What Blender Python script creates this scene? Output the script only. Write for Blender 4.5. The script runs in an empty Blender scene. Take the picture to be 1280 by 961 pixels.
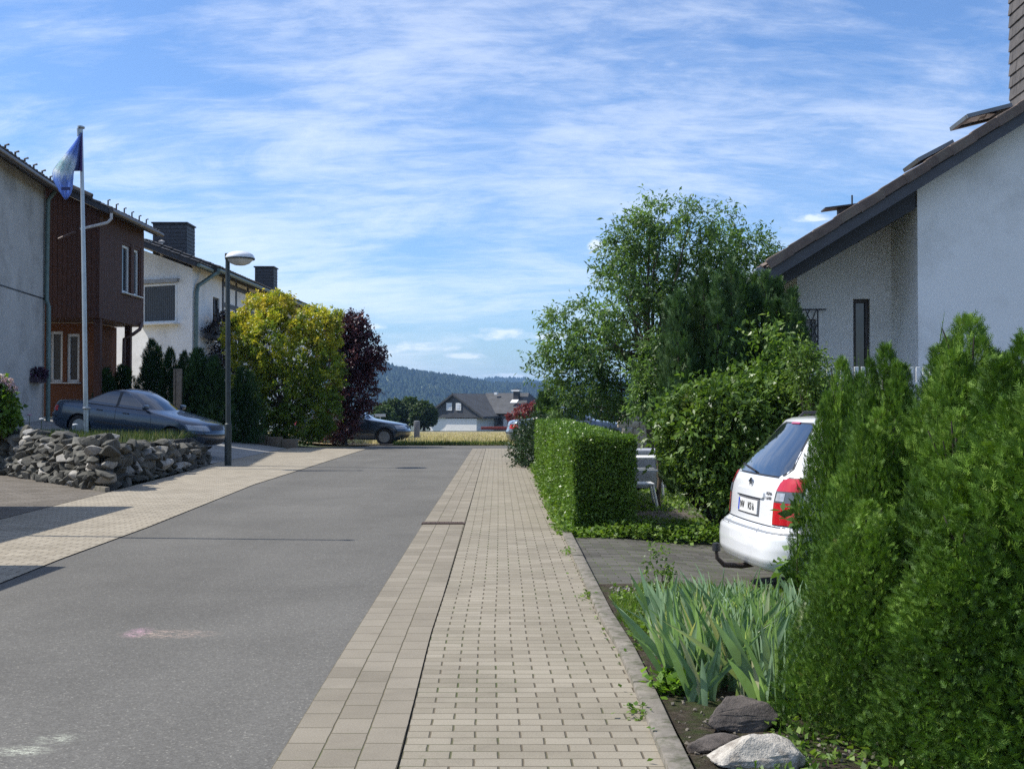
import bpy, bmesh, math, random
import numpy as np
from mathutils import Vector, Matrix, noise as mn
random.seed(7); RNG = np.random.default_rng(11)
S = bpy.context.scene; COL = S.collection
F = 1450.0; EYE = 1.47; TILT = math.atan(24.5/F)
R = math.radians
# ------------------------------------------------------------------ camera
cd = bpy.data.cameras.new('camera'); cam = bpy.data.objects.new('camera', cd); COL.objects.link(cam)
cam.location = (0, 0, EYE); cam.rotation_euler = (math.pi/2+TILT, 0, 0)
cd.sensor_width = 36; cd.lens = F/1280*36; cd.clip_start = .05; cd.clip_end = 30000
S.camera = cam
def P(px, py, d):
    u = (px-640)/F; v = (480.5-py)/F
    y = math.cos(TILT)-math.sin(TILT)*v; z = math.sin(TILT)+math.cos(TILT)*v
    k = d/y
    return Vector((u*k, d, EYE+z*k))
# ------------------------------------------------------------------ materials
def new_mat(name):
    m = bpy.data.materials.new(name); m.use_nodes = True; nt = m.node_tree
    return m, nt, nt.nodes, nt.links, nt.nodes['Principled BSDF']
def N(ns, t, **kw):
    n = ns.new(t)
    for k, v in kw.items():
        if k.startswith('i_'):
            n.inputs[k[2:].replace('_', ' ')].default_value = v
        else: setattr(n, k, v)
    return n
def math_(nt, op, a, b=None, c=None):
    n = nt.nodes.new('ShaderNodeMath'); n.operation = op
    for i, v in enumerate((a, b, c)):
        if v is None: continue
        if hasattr(v, 'is_output') or hasattr(v, 'links'): nt.links.new(v, n.inputs[i])
        else: n.inputs[i].default_value = v
    return n.outputs[0]
def mixc(nt, f, a, b, blend='MIX'):
    n = nt.nodes.new('ShaderNodeMix'); n.data_type = 'RGBA'; n.blend_type = blend
    for s, v in ((n.inputs[0], f), (n.inputs[6], a), (n.inputs[7], b)):
        if hasattr(v, 'links'): nt.links.new(v, s)
        else: s.default_value = v if not isinstance(v, tuple) or len(v) == 4 else (*v, 1)
    return n.outputs[2]
def ramp(nt, f, stops):
    n = nt.nodes.new('ShaderNodeValToRGB'); nt.links.new(f, n.inputs[0]); cr = n.color_ramp
    while len(cr.elements) > 1: cr.elements.remove(cr.elements[-1])
    cr.elements[0].position = stops[0][0]; c = stops[0][1]; cr.elements[0].color = (*c, 1) if isinstance(c, tuple) else (c, c, c, 1)
    for p, c in stops[1:]:
        e = cr.elements.new(p); e.color = (*c, 1) if isinstance(c, tuple) else (c, c, c, 1)
    return n.outputs[0]
def noise_(nt, vec, scale, detail=4, rough=.6, dist=0, out=0):
    n = N(nt.nodes, 'ShaderNodeTexNoise', i_Scale=scale, i_Detail=detail, i_Roughness=rough, i_Distortion=dist)
    if vec is not None: nt.links.new(vec, n.inputs['Vector'])
    return n.outputs[out]
def coords(nt, which='Object'):
    return nt.nodes.new('ShaderNodeTexCoord').outputs[which]
def bump(nt, b, h, strength=.5, dist=.01):
    n = N(nt.nodes, 'ShaderNodeBump', i_Strength=strength, i_Distance=dist)
    nt.links.new(h, n.inputs['Height']); nt.links.new(n.outputs[0], b.inputs['Normal'])
MATS = {}
def mat(name, col, rough=.7, var=.15, scale=6, bumpS=0, bscale=60, metal=0, coat=0, spec=.5, mottle=None, bdist=.01):
    """plain surface with two scales of dirt/colour variation and optional bump"""
    if name in MATS: return MATS[name]
    m, nt, ns, L, b = new_mat(name)
    c = coords(nt)
    n1 = noise_(nt, c, scale, 6, .65)
    d = tuple(max(0, x*(1-var)) for x in col); l = tuple(min(1, x*(1+var)) for x in col)
    colr = ramp(nt, n1, [(.3, d), (.7, l)])
    if mottle:
        n2 = noise_(nt, c, mottle[1], 5, .7)
        colr = mixc(nt, ramp(nt, n2, [(.48, 0.), (.68, 1.)]), colr, mottle[0])
    L.new(colr, b.inputs['Base Color'])
    b.inputs['Roughness'].default_value = rough; b.inputs['Metallic'].default_value = metal
    b.inputs['Coat Weight'].default_value = coat; b.inputs['Coat Roughness'].default_value = .03
    b.inputs['Specular IOR Level'].default_value = spec
    if bumpS: bump(nt, b, noise_(nt, c, bscale, 5, .7), bumpS, bdist)
    MATS[name] = m; return m
def leafmat(name, stops, trans=.35, rough=.45, patch=None, patch_scale=1.2):
    """leaf colour from the per-leaf value 'mixv' plus a slow noise; light passes through the blade"""
    m, nt, ns, L, b = new_mat(name)
    a = N(ns, 'ShaderNodeAttribute', attribute_name='mixv')
    colr = ramp(nt, a.outputs['Fac'], stops)
    n = noise_(nt, coords(nt), patch_scale, 3)
    colr = mixc(nt, 1.0, colr, ramp(nt, n, [(.3, .72), (.7, 1.25)]), 'MULTIPLY')
    if patch:
        n2 = noise_(nt, coords(nt), patch[1], 3)
        colr = mixc(nt, ramp(nt, n2, [(patch[2], 0.), (patch[2]+.1, 1.)]), colr, patch[0])
    L.new(colr, b.inputs['Base Color']); b.inputs['Roughness'].default_value = rough
    b.inputs['Specular IOR Level'].default_value = .35
    t = ns.new('ShaderNodeBsdfTranslucent'); 
    L.new(mixc(nt, 1.0, colr, (1.25, 1.35, .55, 1), 'MULTIPLY'), t.inputs[0])
    mx = ns.new('ShaderNodeMixShader'); mx.inputs[0].default_value = trans
    L.new(b.outputs[0], mx.inputs[1]); L.new(t.outputs[0], mx.inputs[2])
    L.new(mx.outputs[0], ns['Material Output'].inputs[0]); return m
# ------------------------------------------------------------------ objects
ORG = {}
def thing(name, label, cat, loc=(0, 0, 0), rz=0, group=None, kind=None):
    o = bpy.data.objects.new(name, None); COL.objects.link(o); o.empty_display_size = .2
    o.location = loc; o.rotation_euler = (0, 0, rz); o['label'] = label; o['category'] = cat
    if group: o['group'] = group
    if kind: o['kind'] = kind
    ORG[o] = Vector(loc); return o
def setmesh(me, m, smooth=None):
    if m: me.materials.append(m)
    if smooth is not None:
        me.polygons.foreach_set('use_smooth', [True]*len(me.polygons))
        if smooth > 0: me.set_sharp_from_angle(angle=R(smooth))
class MB:
    def __init__(s): s.v = []; s.f = []; s.uv = None
    def add(s, vs, fs):
        n = len(s.v); s.v += [tuple(v) for v in vs]; s.f += [tuple(i+n for i in f) for f in fs]; return s
    def box(s, c, size, e=None, bev=0):
        """c centre, size full, e optional (ex,ey,ez) axes; bevel by chamfer of the 12 edges"""
        c = Vector(c); ex, ey, ez = e or (Vector((1, 0, 0)), Vector((0, 1, 0)), Vector((0, 0, 1)))
        hx, hy, hz = size[0]/2, size[1]/2, size[2]/2
        if bev <= 0:
            vs = [c+ex*(a*hx)+ey*(b*hy)+ez*(d*hz) for a in (-1, 1) for b in (-1, 1) for d in (-1, 1)]
            return s.add(vs, [(0, 1, 3, 2), (4, 6, 7, 5), (0, 4, 5, 1), (2, 3, 7, 6), (0, 2, 6, 4), (1, 5, 7, 3)])
        bm = bmesh.new(); bmesh.ops.create_cube(bm, size=1)
        for v in bm.verts: v.co = Vector((v.co.x*2*hx, v.co.y*2*hy, v.co.z*2*hz))
        bmesh.ops.bevel(bm, geom=bm.edges[:], offset=bev, segments=2, affect='EDGES', profile=.5)
        bm.verts.ensure_lookup_table()
        vs = [c+ex*v.co.x+ey*v.co.y+ez*v.co.z for v in bm.verts]; fs = [[v.index for v in f.verts] for f in bm.faces]
        bm.free(); return s.add(vs, fs)
    def tube(s, pts, r, n=8, cap=True):
        pts = [Vector(p) for p in pts]; rs = r if isinstance(r, (list, tuple)) else [r]*len(pts)
        vs = []; prev = None
        for i, p in enumerate(pts):
            t = (pts[min(i+1, len(pts)-1)]-pts[max(i-1, 0)]).normalized()
            a = prev if prev is not None else (Vector((0, 0, 1)) if abs(t.z) < .9 else Vector((1, 0, 0)))
            x = (a-t*a.dot(t)).normalized(); y = t.cross(x); prev = x
            for k in range(n):
                th = 2*math.pi*k/n; vs.append(p+(x*math.cos(th)+y*math.sin(th))*rs[i])
        fs = [(i*n+k, i*n+(k+1) % n, (i+1)*n+(k+1) % n, (i+1)*n+k) for i in range(len(pts)-1) for k in range(n)]
        if cap: fs += [tuple(range(n))[::-1], tuple(range((len(pts)-1)*n, len(pts)*n))]
        return s.add(vs, fs)
    def lathe(s, prof, c=(0, 0, 0), n=24, sy=1.0, ax=None):
        c = Vector(c); ex, ey, ez = ax or (Vector((1, 0, 0)), Vector((0, 1, 0)), Vector((0, 0, 1)))
        vs = []
        for r, z in prof:
            for k in range(n):
                th = 2*math.pi*k/n; vs.append(c+ex*(r*math.cos(th))+ey*(r*sy*math.sin(th))+ez*z)
        fs = [(i*n+k, i*n+(k+1) % n, (i+1)*n+(k+1) % n, (i+1)*n+k) for i in range(len(prof)-1) for k in range(n)]
        if prof[0][0] > 1e-4: fs.append(tuple(range(n))[::-1])
        if prof[-1][0] > 1e-4: fs.append(tuple(range((len(prof)-1)*n, len(prof)*n)))
        return s.add(vs, fs)
    def prism(s, poly, d):
        """planar polygon (3D points) extruded by vector d"""
        n = len(poly); d = Vector(d); a = [Vector(p) for p in poly]; b = [p+d for p in a]
        return s.add(a+b, [tuple(range(n))[::-1], tuple(range(n, 2*n))]+[(i, (i+1) % n, n+(i+1) % n, n+i) for i in range(n)])
    def quad(s, a, b, c, d): return s.add([a, b, c, d], [(0, 1, 2, 3)])
    def mesh(s, name, m, smooth=None):
        me = bpy.data.meshes.new(name); me.from_pydata(s.v, [], s.f); me.update()
        bm = bmesh.new(); bm.from_mesh(me); bmesh.ops.remove_doubles(bm, verts=bm.verts, dist=1e-5)
        bmesh.ops.recalc_face_normals(bm, faces=bm.faces); bm.to_mesh(me); bm.free()
        setmesh(me, m, smooth); return me
def link(name, me, parent=None, world=True):
    o = bpy.data.objects.new(name, me); COL.objects.link(o)
    if parent is not None:
        o.parent = parent
        if world and parent in ORG and ORG[parent] is not None:
            if parent.type == 'EMPTY': o.location = -ORG[parent]
    return o
def part(name, mb, m, parent, smooth=None, world=True):
    return link(name, mb.mesh(name, m, smooth) if isinstance(mb, MB) else mb, parent, world)
def recentre(o):
    me = o.data; n = len(me.vertices); a = np.empty(n*3, dtype=np.float32); me.vertices.foreach_get('co', a); a = a.reshape(-1, 3)
    c = np.array([(a[:, 0].min()+a[:, 0].max())/2, (a[:, 1].min()+a[:, 1].max())/2, a[:, 2].min()], dtype=np.float32)
    a -= c; me.vertices.foreach_set('co', a.ravel()); me.update(); o.location = [float(x) for x in c]; return o
def single(name, mb, m, label, cat, group=None, kind=None, smooth=None):
    o = part(name, mb, m, None, smooth); recentre(o); o['label'] = label; o['category'] = cat
    if group: o['group'] = group
    if kind: o['kind'] = kind
    return o
def struct(name, mb, m, smooth=None):
    o = part(name, mb, m, None, smooth); o['kind'] = 'structure'; return o
def copy_tree(o, parent=None):
    c = o.copy(); COL.objects.link(c)
    if parent is not None: c.parent = parent
    for ch in [x for x in list(bpy.data.objects) if x.parent == o]: copy_tree(ch, c)
    return c
def place(o, loc, rz=0, sc=1, label=None, group=None):
    o.location = loc; o.rotation_euler = (0, 0, rz); o.scale = (sc, sc, sc) if not isinstance(sc, tuple) else sc
    if label: o['label'] = label
    if group: o['group'] = group
    return o
# ------------------------------------------------------------------ leaves (numpy)
def npmesh(name, V, nper, m, mixv=None, smooth=False):
    V = np.ascontiguousarray(V.reshape(-1, 3), dtype=np.float32); nv = len(V); nf = nv//nper
    me = bpy.data.meshes.new(name); me.vertices.add(nv); me.vertices.foreach_set('co', V.ravel())
    me.loops.add(nv); me.loops.foreach_set('vertex_index', np.arange(nv, dtype=np.int32))
    me.polygons.add(nf); me.polygons.foreach_set('loop_start', np.arange(0, nv, nper, dtype=np.int32))
    if mixv is not None:
        at = me.attributes.new('mixv', 'FLOAT', 'FACE'); at.data.foreach_set('value', np.ascontiguousarray(mixv, dtype=np.float32))
    me.update(calc_edges=True)
    if m: me.materials.append(m)
    return me
def nrm(a): return a/np.maximum(np.linalg.norm(a, axis=-1, keepdims=True), 1e-9)
def rdir(n): return nrm(RNG.normal(size=(n, 3)))
def leafV(C, D, U, L, W, fold=.12, droop=.0):
    D = nrm(D); Sd = nrm(np.cross(D, U)); Nn = np.cross(Sd, D)
    L = np.broadcast_to(np.asarray(L, dtype=float), (len(C),))[:, None]; W = np.broadcast_to(np.asarray(W, dtype=float), (len(C),))[:, None]
    b = C; tip = C+D*L+np.array([0, 0, -1.])*droop*L
    r = C+D*L*.45+Sd*W*.5+Nn*W*fold; l = C+D*L*.45-Sd*W*.5+Nn*W*fold
    return np.stack([b, r, tip, l], axis=1)
def frondV(C, D, U, L, pairs=4, bl=.38, bw=.10):
    """flat conifer spray: slim blades either side of an axis"""
    D = nrm(D); Sd = nrm(np.cross(D, U)); Nn = np.cross(Sd, D); L = np.broadcast_to(L, (len(C),))
    out = [leafV(C, D, Nn, L, L*bw*1.3, .1)]
    for i in range(pairs):
        t = .12+.7*i/pairs; k = bl*(1-.45*t)
        for s in (-1, 1):
            d = nrm(D*.75+Sd*s*.7+Nn*RNG.normal(0, .18, (len(C), 1)))
            out.append(leafV(C+D*(L*t)[:, None], d, Nn, L*k, L*bw*(1.25-.5*t), .1))
    return np.stack(out, axis=1)          # (n, blades, 4, 3)
class Bumps:
    def __init__(s, k=10, f=(1, 5)):
        s.w = RNG.normal(size=(k, 3)); s.w *= (RNG.uniform(f[0], f[1], k)/np.linalg.norm(s.w, axis=1))[:, None]; s.p = RNG.uniform(0, 6.28, k); s.a = 1/np.sqrt(np.linalg.norm(s.w, axis=1)); s.a /= s.a.sum()
    def __call__(s, X): return (np.sin(X@s.w.T+s.p)*s.a).sum(-1)*1.8
def lobes_points(lobes, n, shell=.55):
    """n points in a union of ellipsoids, biased to the outside, weighted by surface"""
    A = np.array([[c[0], c[1], c[2], r[0], r[1], r[2]] for c, r in lobes]); w = (A[:, 3]*A[:, 5])**.9; w /= w.sum()
    k = RNG.choice(len(A), n, p=w); d = rdir(n); rr = RNG.uniform(shell, 1.0, n)**.7
    p = A[k, :3]+d*A[k, 3:]*rr[:, None]
    ins = np.zeros(n, bool)                 # throw away points deep inside another lobe
    for j in range(len(A)):
        q = ((p-A[j, :3])/A[j, 3:]); ins |= (np.linalg.norm(q, axis=1) < shell*.8) & (k != j)
    return p[~ins], d[~ins]
def foliage(lobes, nclus, twigs, lpt, leafL, leafW, up=.35, tl=.35, shell=.5, droop=.1, flat=.5, topmix=0, lvar=.35):
    """clusters -> twigs -> leaves. returns verts (n,4,3), per-leaf value, cluster points"""
    p, d = lobes_points(lobes, nclus, shell)
    n = len(p); k = np.repeat(np.arange(n), twigs)
    td = nrm(d[k]*.9+RNG.normal(0, .65, (len(k), 3))+np.array([0, 0, up])); tlen = tl*RNG.uniform(.5, 1.3, len(k))
    j = np.repeat(np.arange(len(k)), lpt); t = RNG.uniform(.1, 1, len(j))
    C = p[k][j]+td[j]*(tlen[j]*t)[:, None]+RNG.normal(0, leafL*.25, (len(j), 3))
    D = nrm(td[j]*.6+RNG.normal(0, .6, (len(j), 3))+np.array([0, 0, -droop]))
    U = nrm(np.array([0, 0, 1.])*flat+RNG.normal(0, .5, (len(j), 3))+d[k][j]*.4)
    sz = RNG.uniform(1-lvar, 1+lvar, len(j))
    V = leafV(C, D, U, leafL*sz, leafW*sz, .15, .1)
    cm = RNG.uniform(0, 1, n)[k][j]
    mv = .5*RNG.uniform(0, 1, len(j))+.5*cm
    if topmix:
        z = C[:, 2]; zz = (z-z.min())/(z.max()-z.min()); mv = np.clip(mv*(1-topmix)+topmix*np.clip((zz-.25)/.65, 0, 1)*(.6+.8*cm), 0, 1)
    return V, mv, p
def limbs(mb, base, trunk_top, r0, pts, nlimb=10, seed=1, fork=.5):
    """tapered trunk, limbs curving to the chosen crown points, forked branchlets"""
    rg = random.Random(seed); base = Vector(base); top = Vector(trunk_top)
    mid = (base+top)/2+Vector((rg.uniform(-.1, .1), rg.uniform(-.1, .1), 0))
    mb.tube([base-Vector((0, 0, .1)), base+Vector((0, 0, .08)), mid, top], [r0*1.5, r0*1.1, r0*.85, r0*.6], 9)
    idx = rg.sample(range(len(pts)), min(nlimb, len(pts)))
    ends = []
    for i in idx:
        e = Vector(pts[i]); s = base.lerp(top, rg.uniform(fork, 1.0)); c = s.lerp(e, .5)+Vector((rg.uniform(-.15, .15), rg.uniform(-.15, .15), rg.uniform(0, .3)*(e-s).length*.4))
        mb.tube([s, s.lerp(c, .6), c, c.lerp(e, .55), e], [r0*.5, r0*.38, r0*.28, r0*.18, r0*.06], 6); ends.append((c, e))
    for c, e in ends:
        for _ in range(3):
            q = Vector(pts[rg.randrange(len(pts))])
            if (q-c).length < (e-c).length*1.6: mb.tube([c, c.lerp(q, .5)+Vector((0, 0, .05)), q], [r0*.2, r0*.12, r0*.04], 5)
# ------------------------------------------------------------------ terrain profile
YS = [-60, 41, 50, 80, 110, 185, 260, 400, 900, 12000]; ZS = [0, 0, -.25, -.68, -1.3, -2.75, -6, -15, -25, -25]
def sstep(a, b, x):
    t = min(1, max(0, (x-a)/(b-a))); return t*t*(3-2*t)
def gz(x, y):
    z = float(np.interp(y, YS, ZS))
    left = min(1.1, max(0, (-6.95-x)*.135))
    z += left*sstep(23.5, 26.5, y)*(1-sstep(44, 70, y))
    if x > 1: z -= .1*sstep(1.0, 2.2, x)*(1-sstep(12, 16, y))
    return z
grass_leaf = leafmat('ground_cover_leaf', [(0, (.05, .10, .015)), (.5, (.11, .2, .028)), (1, (.21, .3, .055))], .35)
def ground_mat():
    m, nt, ns, L, b = new_mat('ground'); c = coords(nt)
    n1 = noise_(nt, c, .35, 6); n2 = noise_(nt, c, 14, 6)
    g = ramp(nt, n2, [(.3, (.02, .035, .01)), (.6, (.05, .08, .02)), (.8, (.09, .11, .04))])
    s = ramp(nt, n2, [(.3, (.045, .035, .025)), (.7, (.12, .1, .075))])
    L.new(mixc(nt, ramp(nt, n1, [(.42, 0.), (.6, 1.)]), g, s), b.inputs['Base Color'])
    b.inputs['Roughness'].default_value = .95; bump(nt, b, noise_(nt, c, 30, 6, .7), .8, .03); return m
def grid_sheet(name, xs, ys, zf, m):
    vs = [(x, y, zf(x, y)) for y in ys for x in xs]; nx = len(xs)
    fs = [(j*nx+i, j*nx+i+1, (j+1)*nx+i+1, (j+1)*nx+i) for j in range(len(ys)-1) for i in range(nx-1)]
    mb = MB(); mb.v = vs; mb.f = fs; o = struct(name, mb, m, 0); return o
xs = sorted(set([-9000, -4000, -1500, -600, -300, -150, -80, -50]+list(np.arange(-35, 20, .8))+[20, 26, 35, 60, 100, 200, 500, 1500, 4000, 9000]))
ys = sorted(set([-60, -30, -15, -5]+list(np.arange(0, 50, .8))+list(np.arange(50, 260, 8))+[260, 300, 350, 400, 600, 900, 1500, 2500, 4000, 7000, 9500]))
grid_sheet('ground', xs, ys, lambda x, y: gz(x, y)-.03, ground_mat())
# ------------------------------------------------------------------ paving strips
def interp_line(pts, y):
    return float(np.interp(y, [p[0] for p in pts], [p[1] for p in pts]))
def strip(name, left, right, y0, y1, z, m, step=.5, cols=1, z_extra=None):
    ys = list(np.arange(y0, y1, step))+[y1]; V = []; Fc = []; UV = []
    for y in ys:
        a = interp_line(left, y); b_ = interp_line(right, y)
        for i in range(cols+1):
            x = a+(b_-a)*i/cols; V.append((x, y, z+max(gz(x, y), -9)+(z_extra(x, y) if z_extra else 0))); UV.append((x-a, y))
    c = cols+1
    for j in range(len(ys)-1):
        for i in range(cols): Fc.append((j*c+i, j*c+i+1, (j+1)*c+i+1, (j+1)*c+i))
    me = bpy.data.meshes.new(name); me.from_pydata(V, [], Fc); uv = me.uv_layers.new(name='UVMap')
    for l in me.loops: uv.data[l.index].uv = UV[l.vertex_index]
    me.update(); setmesh(me, m)
    o = bpy.data.objects.new(name, me); COL.objects.link(o); o['kind'] = 'structure'; return o
def paver_mat(name, bw, bh, c1, c2, jc, jw=.006, jv=None, offset=.5, moss=None, swap=False, bumpd=.006, dark=None):
    m, nt, ns, L, b = new_mat(name)
    uv = ns.new('ShaderNodeUVMap'); uv.uv_map = 'UVMap'; sp = ns.new('ShaderNodeSeparateXYZ'); L.new(uv.outputs[0], sp.inputs[0])
    wob = noise_(nt, uv.outputs[0], 7, 2); wob = math_(nt, 'MULTIPLY', math_(nt, 'SUBTRACT', wob, .5), .008)
    u = math_(nt, 'ADD', sp.outputs[0], wob); v = math_(nt, 'ADD', sp.outputs[1], wob)
    if swap: u, v = v, u
    row = math_(nt, 'FLOOR', math_(nt, 'DIVIDE', v, bh)); fv = math_(nt, 'FRACT', math_(nt, 'DIVIDE', v, bh))
    uo = math_(nt, 'ADD', math_(nt, 'DIVIDE', u, bw), math_(nt, 'MULTIPLY', math_(nt, 'MODULO', row, 2), offset))
    colm = math_(nt, 'FLOOR', uo); fu = math_(nt, 'FRACT', uo)
    du = math_(nt, 'MULTIPLY', math_(nt, 'SUBTRACT', .5, math_(nt, 'ABSOLUTE', math_(nt, 'SUBTRACT', fu, .5))), bw)
    dv = math_(nt, 'MULTIPLY', math_(nt, 'SUBTRACT', .5, math_(nt, 'ABSOLUTE', math_(nt, 'SUBTRACT', fv, .5))), bh)
    jv = jv or jw
    mu = math_(nt, 'SMOOTH_MIN', math_(nt, 'DIVIDE', du, jv), math_(nt, 'DIVIDE', dv, jw), .3)
    joint = ramp(nt, mu, [(.30, 1.), (.75, 0.)])
    cb = ns.new('ShaderNodeCombineXYZ'); L.new(colm, cb.inputs[0]); L.new(row, cb.inputs[1])
    wn = ns.new('ShaderNodeTexWhiteNoise'); wn.noise_dimensions = '2D'; L.new(cb.outputs[0], wn.inputs['Vector'])
    base = ramp(nt, wn.outputs['Value'], [(0, c1), (1, c2)])
    big = noise_(nt, uv.outputs[0], .9, 6, .7); fine = noise_(nt, uv.outputs[0], 120, 3, .8)
    base = mixc(nt, 1.0, base, ramp(nt, big, [(.25, .76), (.5, .98), (.75, 1.14)]), 'MULTIPLY')
    base = mixc(nt, 1.0, base, ramp(nt, fine, [(.3, .8), (.7, 1.2)]), 'MULTIPLY')
    jcol = jc
    if moss:
        mo = ramp(nt, noise_(nt, uv.outputs[0], moss[1], 5, .7), [(moss[2], 0.), (moss[2]+.12, 1.)])
        jcol = mixc(nt, mo, jc, moss[0]); sp2 = ramp(nt, noise_(nt, uv.outputs[0], 9, 6, .8), [(.58, 0.), (.68, moss[3])])
        base = mixc(nt, math_(nt, 'MULTIPLY', sp2, mo), base, moss[0])
    if dark:
        st = ramp(nt, noise_(nt, uv.outputs[0], 2.7, 7, .75, .4), [(.55, 0.), (.75, dark)]); base = mixc(nt, st, base, (.12, .1, .08, 1))
    L.new(mixc(nt, joint, base, jcol), b.inputs['Base Color']); b.inputs['Roughness'].default_value = .92; b.inputs['Specular IOR Level'].default_value = .2
    h = math_(nt, 'ADD', math_(nt, 'SUBTRACT', 1, joint), math_(nt, 'MULTIPLY', fine, .15)); bump(nt, b, h, .7, bumpd); return m
def asphalt_mat():
    m, nt, ns, L, b = new_mat('asphalt'); c = coords(nt)
    v = N(ns, 'ShaderNodeTexVoronoi', i_Scale=120); L.new(c, v.inputs['Vector'])
    sp = ns.new('ShaderNodeSeparateColor'); L.new(v.outputs['Color'], sp.inputs[0])
    ag = ramp(nt, sp.outputs[0], [(0, (.105, .1, .09)), (.6, (.13, .125, .112)), (.95, (.15, .144, .13)), (.99, (.23, .22, .19))])
    big = noise_(nt, c, .5, 7, .65, .3); mp = N(ns, 'ShaderNodeMapping'); mp.inputs['Scale'].default_value = (1, .12, 1); L.new(c, mp.inputs[0])
    lane = noise_(nt, mp.outputs[0], .9, 4)
    colr = mixc(nt, 1.0, ag, ramp(nt, big, [(.25, .82), (.75, 1.16)]), 'MULTIPLY'); colr = mixc(nt, 1.0, colr, ramp(nt, lane, [(.3, .9), (.7, 1.09)]), 'MULTIPLY')
    colr = mixc(nt, 1.0, colr, ramp(nt, noise_(nt, c, 22, 5, .8), [(.3, .87), (.7, 1.1)]), 'MULTIPLY')
    wv = noise_(nt, c, 1.1, 6, .7, .6); crk = math_(nt, 'ABSOLUTE', math_(nt, 'SUBTRACT', wv, .5)); crm = math_(nt, 'MULTIPLY', ramp(nt, crk, [(.0, 1.), (.0022, 0.)]), ramp(nt, noise_(nt, c, .33, 2), [(.6, 0.), (.64, .7)])); colr = mixc(nt, crm, colr, (.04, .038, .035, 1))
    oil = ramp(nt, noise_(nt, c, .8, 6, .7), [(.62, 0.), (.78, .5)]); colr = mixc(nt, oil, colr, (.085, .08, .072, 1))
    def chalk(cx, cy, rx, ry, colc, thr, amt, colr):
        q = ns.new('ShaderNodeVectorMath'); q.operation = 'SUBTRACT'; L.new(c, q.inputs[0]); q.inputs[1].default_value = (cx, cy, 0)
        w = ns.new('ShaderNodeVectorMath'); w.operation = 'MULTIPLY'; L.new(q.outputs[0], w.inputs[0]); w.inputs[1].default_value = (1/rx, 1/ry, 0)
        ln = ns.new('ShaderNodeVectorMath'); ln.operation = 'LENGTH'; L.new(w.outputs[0], ln.inputs[0])
        k = ramp(nt, ln.outputs['Value'], [(.45, 1.), (1., 0.)])
        mp2 = N(ns, 'ShaderNodeMapping'); mp2.inputs['Scale'].default_value = (1, 3.5, 1); mp2.inputs['Rotation'].default_value = (0, 0, .35); L.new(c, mp2.inputs[0])
        s = ramp(nt, noise_(nt, mp2.outputs[0], 17, 6, .8, .8), [(thr, 0.), (thr+.1, 1.)]); fr = ramp(nt, noise_(nt, c, 110, 3), [(.42, .3), (.55, 1.)])
        return mixc(nt, math_(nt, 'MULTIPLY', math_(nt, 'MULTIPLY', k, s), math_(nt, 'MULTIPLY', fr, amt)), colr, colc)
    a = P(212, 791, 7.45); g1 = P(12, 938, 4.95); g2 = P(72, 922, 5.12)
    colr = chalk(a.x, 7.45, .36, .17, (.62, .45, .36, 1), .5, .8, colr); colr = chalk(a.x-.22, 7.5, .1, .2, (.6, .36, .45, 1), .47, .7, colr)
    colr = chalk(g1.x+.05, 4.95, .16, .09, (.75, .78, .62, 1), .47, .6, colr); colr = chalk(g2.x, 5.12, .13, .1, (.72, .76, .6, 1), .49, .5, colr)
    L.new(colr, b.inputs['Base Color']); b.inputs['Roughness'].default_value = .95; b.inputs['Specular IOR Level'].default_value = .15
    bump(nt, b, v.outputs['Distance'], .35, .003); return m
Rr = [(-10, -.93), (4.67, -.966), (6.58, -.998), (9.19, -1.03), (14.2, -1.09), (38.7, -1.3), (41, -1.32)]
Ll = [(-10, -.40), (4.67, -.451), (7.38, -.509), (9.47, -.52), (14.2, -.568), (38.7, -.86), (41, -.88)]
Ki = [(-10, .61), (4.67, .602), (6.8, .62), (7.7, .585), (12.76, .554), (25, .48), (38.7, .27), (41, .25)]
Rl = [(-10, -3.6), (0, -3.95), (9.47, -4.18), (11, -4.27), (13.9, -4.34), (21.1, -4.7), (33.8, -4.75), (41, -4.75)]
So = [(-10, -6.1), (14.7, -6.48), (18.9, -6.68), (28.4, -7.2), (38.7, -7.2), (41, -7.2)]
asph = asphalt_mat()
sh = lambda pts, d: [(a, b+d) for a, b in pts]
strip('road', sh(Rl, -.02), sh(Rr, .02), -8, 38.2, .0, asph, cols=2)
beige = paver_mat('footway_pavers', .2, .1, (.232, .205, .155), (.29, .258, .20), (.12, .1, .07, 1), .005, .009, moss=((.07, .085, .03, 1), 1.3, .5, .55), dark=.35)
gut = paver_mat('gutter_blocks', .24, .168, (.205, .18, .138), (.258, .228, .178), (.11, .095, .06, 1), .006, .006, offset=.37, moss=((.09, .1, .04, 1), 1.6, .55, .3), swap=True, dark=.3)
beige2 = paver_mat('left_footway_pavers', .2, .1, (.285, .25, .19), (.355, .315, .245), (.12, .1, .08, 1), .006, .01, moss=((.1, .1, .05, 1), 1.1, .6, .3), dark=.3)
dsum = lambda x, y: 0
strip('gutter', Rr, sh(Ll, -.011), -8, 38.2, .006, gut, cols=1)
strip('gutter_joint', sh(Ll, -.013), sh(Ll, .002), -8, 38.2, -.002, mat('joint_dirt', (.05, .045, .03), .95, .4, 30, .5, 90))
strip('pavement', Ll, sh(Ki, .01), -8, 38.2, .012, beige, cols=1)
strip('left_pavement', So, Rl, -8, 38.2, .010, beige2, cols=1)
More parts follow.
